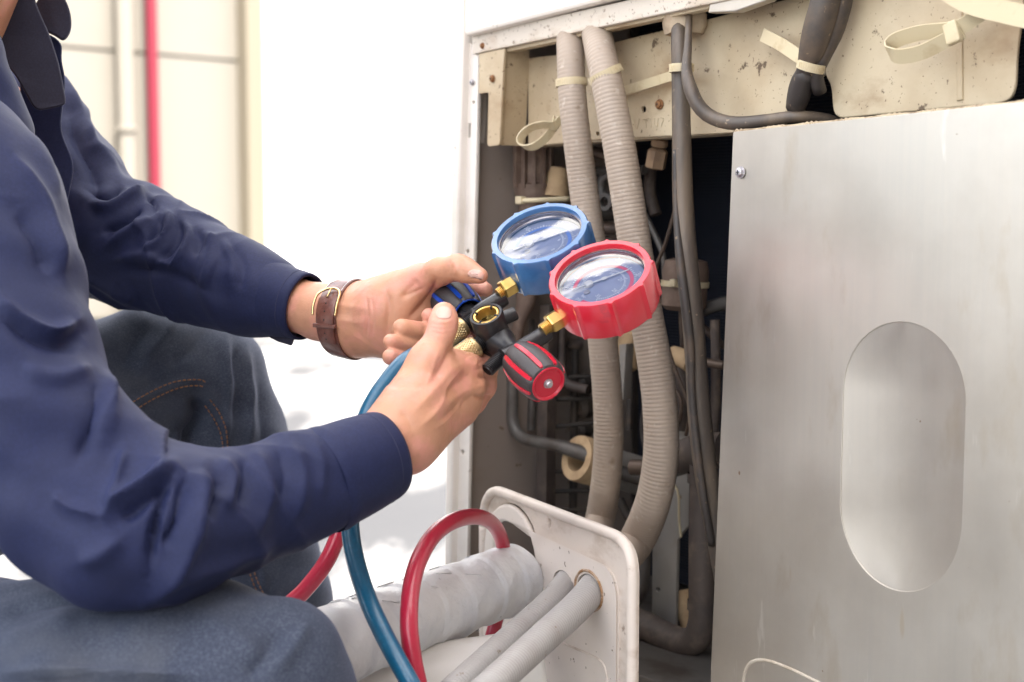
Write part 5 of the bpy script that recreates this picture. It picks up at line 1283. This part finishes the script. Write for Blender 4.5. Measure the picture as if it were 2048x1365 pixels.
def cuff(name, rows_, mt, seam=True, tilt=None):
    """open tube with a real wall: rows (px, py, z, r_px)"""
    q = np.array([[*P(a_, b_, c_), r_ * c_ / FPX] for a_, b_, c_, r_ in rows_]); s_, t_ = resample(spline(q, 10), 0.003)
    th_n = 0.0016
    n_ = len(s_)
    pth = np.vstack([s_[:, :3], s_[::-1, :3]]); rad_ = np.r_[s_[:, 3], s_[::-1, 3] - th_n]
    T_0, A0, B0 = frames(s_[:, :3])
    seg = 56; th = np.linspace(0, 2 * math.pi, seg, endpoint=False)
    V_ = []
    for i in range(2 * n_):
        k = i if i < n_ else 2 * n_ - 1 - i
        wob = 1 + 0.018 * np.sin(2 * th + 0.6) + 0.010 * np.sin(3 * th + k * 0.05) + 0.004 * np.sin(7 * th)
        rr = (rad_[i] + (0.0007 * math.exp(-((k - n_ + 2) / 1.5) ** 2) if i < n_ else 0) + (0.0010 * math.exp(-((k - 2) / 1.3) ** 2) if i < n_ else 0)) * wob
        V_.append(pth[i] + A0[k] * (rr * np.cos(th))[:, None] + B0[k] * (rr * np.sin(th))[:, None])
    V_ = np.vstack(V_); F_ = []
    for i in range(2 * n_ - 1):
        for j in range(seg): F_.append((i * seg + j, i * seg + (j + 1) % seg, (i + 1) * seg + (j + 1) % seg, (i + 1) * seg + j))
    o = add(name, V_, F_, mt, per)
    # stitch line beside the seam
    for k in (3, n_ - 4):
        wob = 1 + 0.018 * np.sin(2 * th + 0.6) + 0.010 * np.sin(3 * th + k * 0.05) + 0.004 * np.sin(7 * th)
        lp = s_[k, :3] + A0[k] * ((s_[k, 3] + 0.0001) * wob * np.cos(th))[:, None] + B0[k] * ((s_[k, 3] + 0.0001) * wob * np.sin(th))[:, None]
        add('stitching', *tube(np.vstack([lp, lp[:1]]), 0.00035, 6), M['thread_navy'], o)
    return o
cuff('cuff', [(640, 964, .884, 107), (685, 945, .894, 103), (730, 926, .905, 97), (766, 911, .915, 88)], M['shirt'])
cuff('cuff', [(476, 576, 1.137, 85), (520, 590, 1.125, 80), (570, 604, 1.112, 72), (612, 615, 1.102, 66)], M['shirt'])
v, f = prism([P(512, 662, 1.13), P(592, 668, 1.10), P(582, 692, 1.10), P(556, 684, 1.11)], D_ * 0.006)
bevel(add('cuff_placket', v, f, M['shirt_dark'], per, smooth=False), 0.001)
def cloth_flap(name, outline, z, tiltx, tilty, thick, m, bulge=0.0, rnd=0.006):
    """thick piece of cloth facing the camera at depth z, gently curved"""
    O = P(outline[0][0], outline[0][1], z)
    Nn = nrm(-D_ + R_ * tiltx + U_ * tilty); Uu = nrm(R_ - Nn * (R_ @ Nn)); Vv = np.cross(Nn, Uu)
    o2_ = rounded(to2(outline, O, Uu, Vv, Nn), rnd, 6)
    V_, F_ = sheet(o2_, [], O, Uu, Vv, Nn, thick, 0.0012)
    c = V_.mean(0); d = V_ - c
    V_ = V_ + Nn * (bulge * (1 - ((d @ Uu) / 0.03) ** 2))[:, None]
    return add(name, V_, F_, m, per, smooth=True, sharp=50)
# collar tip and the dark front placket at the throat
col = cloth_flap('collar', [(62, 30), (92, -30), (126, -10), (142, 25), (144, 62), (128, 86), (110, 72), (84, 62)], 1.09, 0.25, 0.1, 0.005, M['shirt_dark'], 0.004, 0.008)
cloth_flap('collar', [(-60, -80), (52, -60), (76, 20), (100, 72), (118, 128), (133, 205), (126, 212), (72, 224), (30, 150), (-50, 60)], 1.045, 0.35, -0.15, 0.006, M['shirt_dark'], 0.006, 0.006)
# placket strip running from the collar down behind the near arm
cloth_flap('front_placket', [(78, 60), (126, 84), (122, 120), (132, 160), (120, 260), (150, 330), (120, 480), (40, 420), (40, 120)], 1.10, 0.3, 0.0, 0.006, M['shirt'], 0.003, 0.01)

# ---- jeans
JN = []
JN += cones([(-160, 945, 1.20, 215), (150, 850, 1.23, 190), (300, 780, 1.26, 160), (388, 768, 1.275, 140)], 0.015)
JN += cones([(388, 768, 1.275, 140), (430, 880, 1.285, 136), (470, 1010, 1.30, 138), (518, 1200, 1.32, 140), (565, 1400, 1.34, 122), (590, 1560, 1.36, 110)], 0.012)
JN += cones([(-420, 1430, .90, 290), (-150, 1462, .86, 296), (200, 1462, .84, 294), (400, 1462, .83, 284), (460, 1470, .825, 262)], 0.02)
JN += cones([(450, 1440, .825, 238), (570, 1328, .82, 112)], 0.012)
JN += cones([(570, 1328, .82, 112), (560, 1480, .82, 128), (575, 1800, .83, 130), (575, 2100, .85, 115)], 0.012)
JN.append((W(-0.86, 1.04, 0.33), W(-0.80, 1.08, 0.36), 0.17, 0.16, 0.06))
jf = [
    ([(250, 820), (300, 790), (360, 768), (405, 766)], 10, 0.0035, 1.25, .2), ([(255, 800), (310, 772), (360, 755)], 9, -0.0025, 1.25, .2),
    ([(405, 768), (430, 800), (450, 860), (456, 910)], 10, 0.0035, 1.25, .2), ([(385, 790), (400, 830), (380, 870), (345, 895)], 14, -0.010, 1.25, .2), ([(325, 905), (350, 880), (372, 870)], 7, 0.007, 1.25, .2), ([(330, 895), (360, 905), (384, 890)], 6, 0.006, 1.25, .2),
    ([(452, 670), (456, 750), (452, 830), (448, 900)], 8, 0.005, 1.25, .2), ([(470, 680), (476, 760), (470, 860)], 9, -0.004, 1.25, .2), ([(492, 690), (500, 780), (500, 900)], 9, 0.004, 1.25, .2), ([(515, 740), (524, 830), (530, 930)], 10, -0.0025, 1.25, .2),
    ([(300, 640), (260, 700), (235, 740)], 14, -0.003, 1.25, .2), ([(360, 640), (310, 700), (280, 745)], 13, 0.003, 1.25, .2), ([(420, 650), (380, 700), (330, 740)], 14, -0.0025, 1.25, .2),
    ([(505, 1090), (520, 1130), (530, 1200)], 9, 0.003, 1.3, .2), ([(0, 1060), (40, 1085), (90, 1100)], 12, 0.003, 1.2, .3),
    # near thigh and knee
    ([(-20, 1350), (120, 1342), (280, 1350), (410, 1352)], 9, 0.004, .78, .13), ([(-20, 1362), (140, 1360), (300, 1366), (420, 1364)], 8, -0.004, .78, .13),
    ([(0, 1225), (100, 1205), (210, 1195)], 16, -0.003, .78, .13), ([(0, 1290), (60, 1265), (160, 1235)], 18, 0.003, .78, .13), ([(620, 1240), (590, 1290), (545, 1350)], 14, 0.003, .78, .13), ([(560, 1255), (530, 1310), (490, 1360)], 16, -0.003, .78, .13), ([(400, 1240), (470, 1270), (540, 1340)], 18, 0.002, .78, .13),
]
jV, jQ = snets(JN, 0.0034); jV = smooth_mesh(jV, jQ, 4); jV = fold(jV, jQ, [(p_, w_, a_ * 1.35, z_, r_) for p_, w_, a_, z_, r_ in jf])
jN = normals(jV, jQ)
rum = 0.0013 * (np.sin(jV @ np.array([55, 40, 75]) + 2 * np.sin(jV @ np.array([25, -45, 35]))) * np.sin(jV @ np.array([-35, 50, 45])))
jV = jV + jN * rum[:, None]
jo = add('jeans', jV, [tuple(q) for q in jQ], M['denim'], per)
# orange double stitching, laid on the cloth where it is seen
jx, jy, jz = proj(jV); jface = -(normals(jV, jQ) @ D_) > 0.02
def on_cloth(px, py, zlo, zhi):
    m = jface & (np.abs(jx - px) < 14) & (np.abs(jy - py) < 14) & (jz > zlo) & (jz < zhi)
    if not m.any(): return None
    idx_ = np.where(m)[0]; d = (jx[idx_] - px) ** 2 + (jy[idx_] - py) ** 2
    k_ = idx_[np.argsort(d)[:4]]
    return P(px, py, jz[k_].min() - 0.0006)
def stitches(pl_, zlo, zhi):
    dn = np.array([q[:2] for q in spline(pl_, 30)]); s_ = np.r_[0, np.cumsum(np.linalg.norm(np.diff(dn, axis=0), axis=1))]
    o = []
    for d in np.arange(0, s_[-1] - 7, 10.0):
        p0 = on_cloth(np.interp(d, s_, dn[:, 0]), np.interp(d, s_, dn[:, 1]), zlo, zhi); p1 = on_cloth(np.interp(d + 6.5, s_, dn[:, 0]), np.interp(d + 6.5, s_, dn[:, 1]), zlo, zhi)
        if p0 is not None and p1 is not None: o.append(tube(np.array([p0, (p0 + p1) / 2 - D_ * 0.0003, p1]), 0.00045, 6))
    return o
stt = []
for pl_ in ([(248, 815), (300, 785), (350, 764), (400, 760), (416, 770)], [(262, 826), (310, 797), (360, 776), (400, 772), (412, 780)], [(420, 800), (438, 825), (452, 860), (456, 905)], [(410, 812), (428, 838), (442, 870), (447, 905)], [(505, 1135), (516, 1165), (528, 1190)], [(497, 1138), (507, 1168), (518, 1192)]):
    stt += stitches(pl_, 1.0, 1.6)
if stt: add('stitching', *join(*stt), M['thread'], jo)['kind'] = 'stuff'
# shoes, below the frame
for fx, fy in ((590, 1560), ):
    c = P(590, 1560, 1.36); sp = [(W(c[0] - 0.04, c[1], 0.05), W(c[0] + 0.15, c[1], 0.035), 0.045, 0.036, 0.02), (W(c[0] - 0.03, c[1], 0.07), W(c[0], c[1], 0.11), 0.045, 0.045, 0.03)]
    v_, q_ = snets(sp, 0.005); add('shoe', smooth_mesh(v_, q_, 2), [tuple(q) for q in q_], M['shoe'], per)
c = P(575, 2100, .85); sp = [(W(c[0] - 0.04, c[1], 0.05), W(c[0] + 0.15, c[1], 0.035), 0.045, 0.036, 0.02), (W(c[0] - 0.03, c[1], 0.07), W(c[0], c[1], 0.12), 0.045, 0.045, 0.03)]
v_, q_ = snets(sp, 0.005); add('shoe', smooth_mesh(v_, q_, 2), [tuple(q) for q in q_], M['shoe'], per)

# ------------------------------------------------------------------ wristwatch on the far wrist
wa = nrm(P(712, 637, 1.08) - P(612, 620, 1.10)); wc_ = P(694, 637, 1.082); wr_ = 64 * 1.082 / FPX
wt = thing('wristwatch', 'brown leather watch strap with gold buckle on the far wrist', 'wristwatch', wc_)
wax = nrm(wa + 0.10 * U_)
a_, x_, y_ = basis(wax, U_)      # x_ up, y_ towards or away
hw = 0.0096
ltree = BVHTree.FromPolygons([tuple(v) for v in lV], [tuple(int(i) for i in q) for q in lQ])
wq = np.linspace(-2 * math.pi, 2 * math.pi, 289)
def wrist_r(off):
    o_ = []
    for q in wq[:144]:
        d = x_ * math.cos(q) + y_ * math.sin(q)
        hit = ltree.ray_cast(Vector(wc_ + wax * off + d * 0.06), Vector(-d), 0.06)
        o_.append(np.linalg.norm(np.array(hit[0]) - wc_ - wax * off) if hit[0] is not None else 0.024)
    o_ = np.array(o_); o_ = np.max([np.roll(o_, k_) for k_ in range(-2, 3)], axis=0)
    o_ = np.mean([np.roll(o_, k_) for k_ in range(-5, 6)], axis=0)
    return np.r_[o_, o_, o_[:1]]
WRT = np.array([wrist_r(sx * hw) for sx in (-1, 0, 1)]) + 0.0004
WRT = np.maximum(WRT, WRT.mean(0) - 0.0006)
def RW(q, sx=0.0):
    return np.interp(sx, (-1, 0, 1), [np.interp(q, wq, WRT[k_]) for k_ in range(3)])
def strap_band(r0, th, q0, q1, w0, w1, off=0.0, n=60, name='strap', m=M['leather']):
    V_, F_ = [], []
    for i in range(n + 1):
        s = i / n; q = q0 + (q1 - q0) * s; wd = w0 + (w1 - w0) * s
        d = x_ * math.cos(q) + y_ * math.sin(q)
        for sx, dr in ((-1, 0), (-1, th * 0.6), (-0.8, th), (0.8, th), (1, th * 0.6), (1, 0)):
            V_.append(wc_ + d * (RW(q, sx) + off + dr) + wax * (sx * wd))
    for i in range(n):
        for k in range(6): F_.append((i * 6 + k, i * 6 + (k + 1) % 6, (i + 1) * 6 + (k + 1) % 6, (i + 1) * 6 + k))
    F_.append(tuple(range(6))[::-1]); F_.append(tuple(range(n * 6, n * 6 + 6)))
    return add(name, np.array(V_), F_, m, wt, sharp=40)
sy = 1 if (y_ @ D_) < 0 else -1   # sign that turns towards the camera
strap_band(wr_, 0.0016, sy * -2.2, sy * 4.0, hw, hw)
strap_band(wr_, 0.0016, sy * 1.05, sy * 2.2, hw * 0.92, hw * 0.86, 0.0018, name='strap_tongue')
lo_ = [wc_ + (x_ * math.cos(sy * 1.72) + y_ * math.sin(sy * 1.72)) * (RW(sy * 1.72, sx) + dr) + wax * (sx * hw * 1.12) for sx, dr in ((-1, 0.0005), (-1, 0.0042), (1, 0.0042), (1, 0.0005))]
v, f = prism(lo_, nrm(np.cross(wax, (x_ * math.cos(sy * 1.72) + y_ * math.sin(sy * 1.72)))) * 0.0032 * sy)
bevel(add('keeper_loop', v, f, M['leather'], wt, smooth=False), 0.0008)
bp = []
for sx, q in [(-1.12, 1.52), (-1.16, 1.3), (-1.12, 1.05), (-0.95, 0.92), (-0.5, 0.83), (0, 0.80), (0.5, 0.83), (0.95, 0.92), (1.12, 1.05), (1.16, 1.3), (1.12, 1.52)]:
    d = x_ * math.cos(sy * q) + y_ * math.sin(sy * q); bp.append(wc_ + d * (RW(sy * q, sx * 0.8) + 0.0040) + wax * (sx * hw))
add('buckle', *tube(resample(spline(np.array(bp), 6), 0.0006)[0], 0.00095, 10), M['gold'], wt)
d0 = x_ * math.cos(sy * 0.82) + y_ * math.sin(sy * 0.82); d1_ = x_ * math.cos(sy * 1.08) + y_ * math.sin(sy * 1.08)
add('buckle_pin', *tube(np.array([wc_ + d0 * (RW(sy * 0.82) + 0.0046), wc_ + d1_ * (RW(sy * 1.08) + 0.0044)]), 0.0007, 8), M['gold'], wt)
hl = []
for q in (1.22, 1.42, 1.62, 1.95, 2.1):
    d = x_ * math.cos(sy * q) + y_ * math.sin(sy * q); hl.append(lathe([(0.0007, 0.0), (0.0001, 0.0001)], wc_ + d * (RW(sy * q) + 0.0036), d, 10))
add('strap_hole', *join(*hl), M['black_slot'], wt)
for sx in (-0.88, 0.88):
    stp = [wc_ + (x_ * math.cos(sy * q) + y_ * math.sin(sy * q)) * (RW(sy * q, sx) + 0.0018) + wax * (sx * hw) for q in np.linspace(-1.0, 0.85, 34)]
    add('strap_stitch', *join(*[tube(np.array([stp[i], stp[i] * 0.4 + stp[i + 1] * 0.6]), 0.0003, 5) for i in range(33)]), M['print_white'], wt)
dw = -(x_ * 0 + y_ * sy); rb_ = RW(-sy * math.pi / 2)
add('watch_case', *lathe([(0.0175, rb_ - 0.002), (0.018, rb_ + 0.003), (0.017, rb_ + 0.008), (0.0155, rb_ + 0.009), (0.0001, rb_ + 0.0091)], wc_, dw, 36, ref=wax, cap1=False), M['gold'], wt)
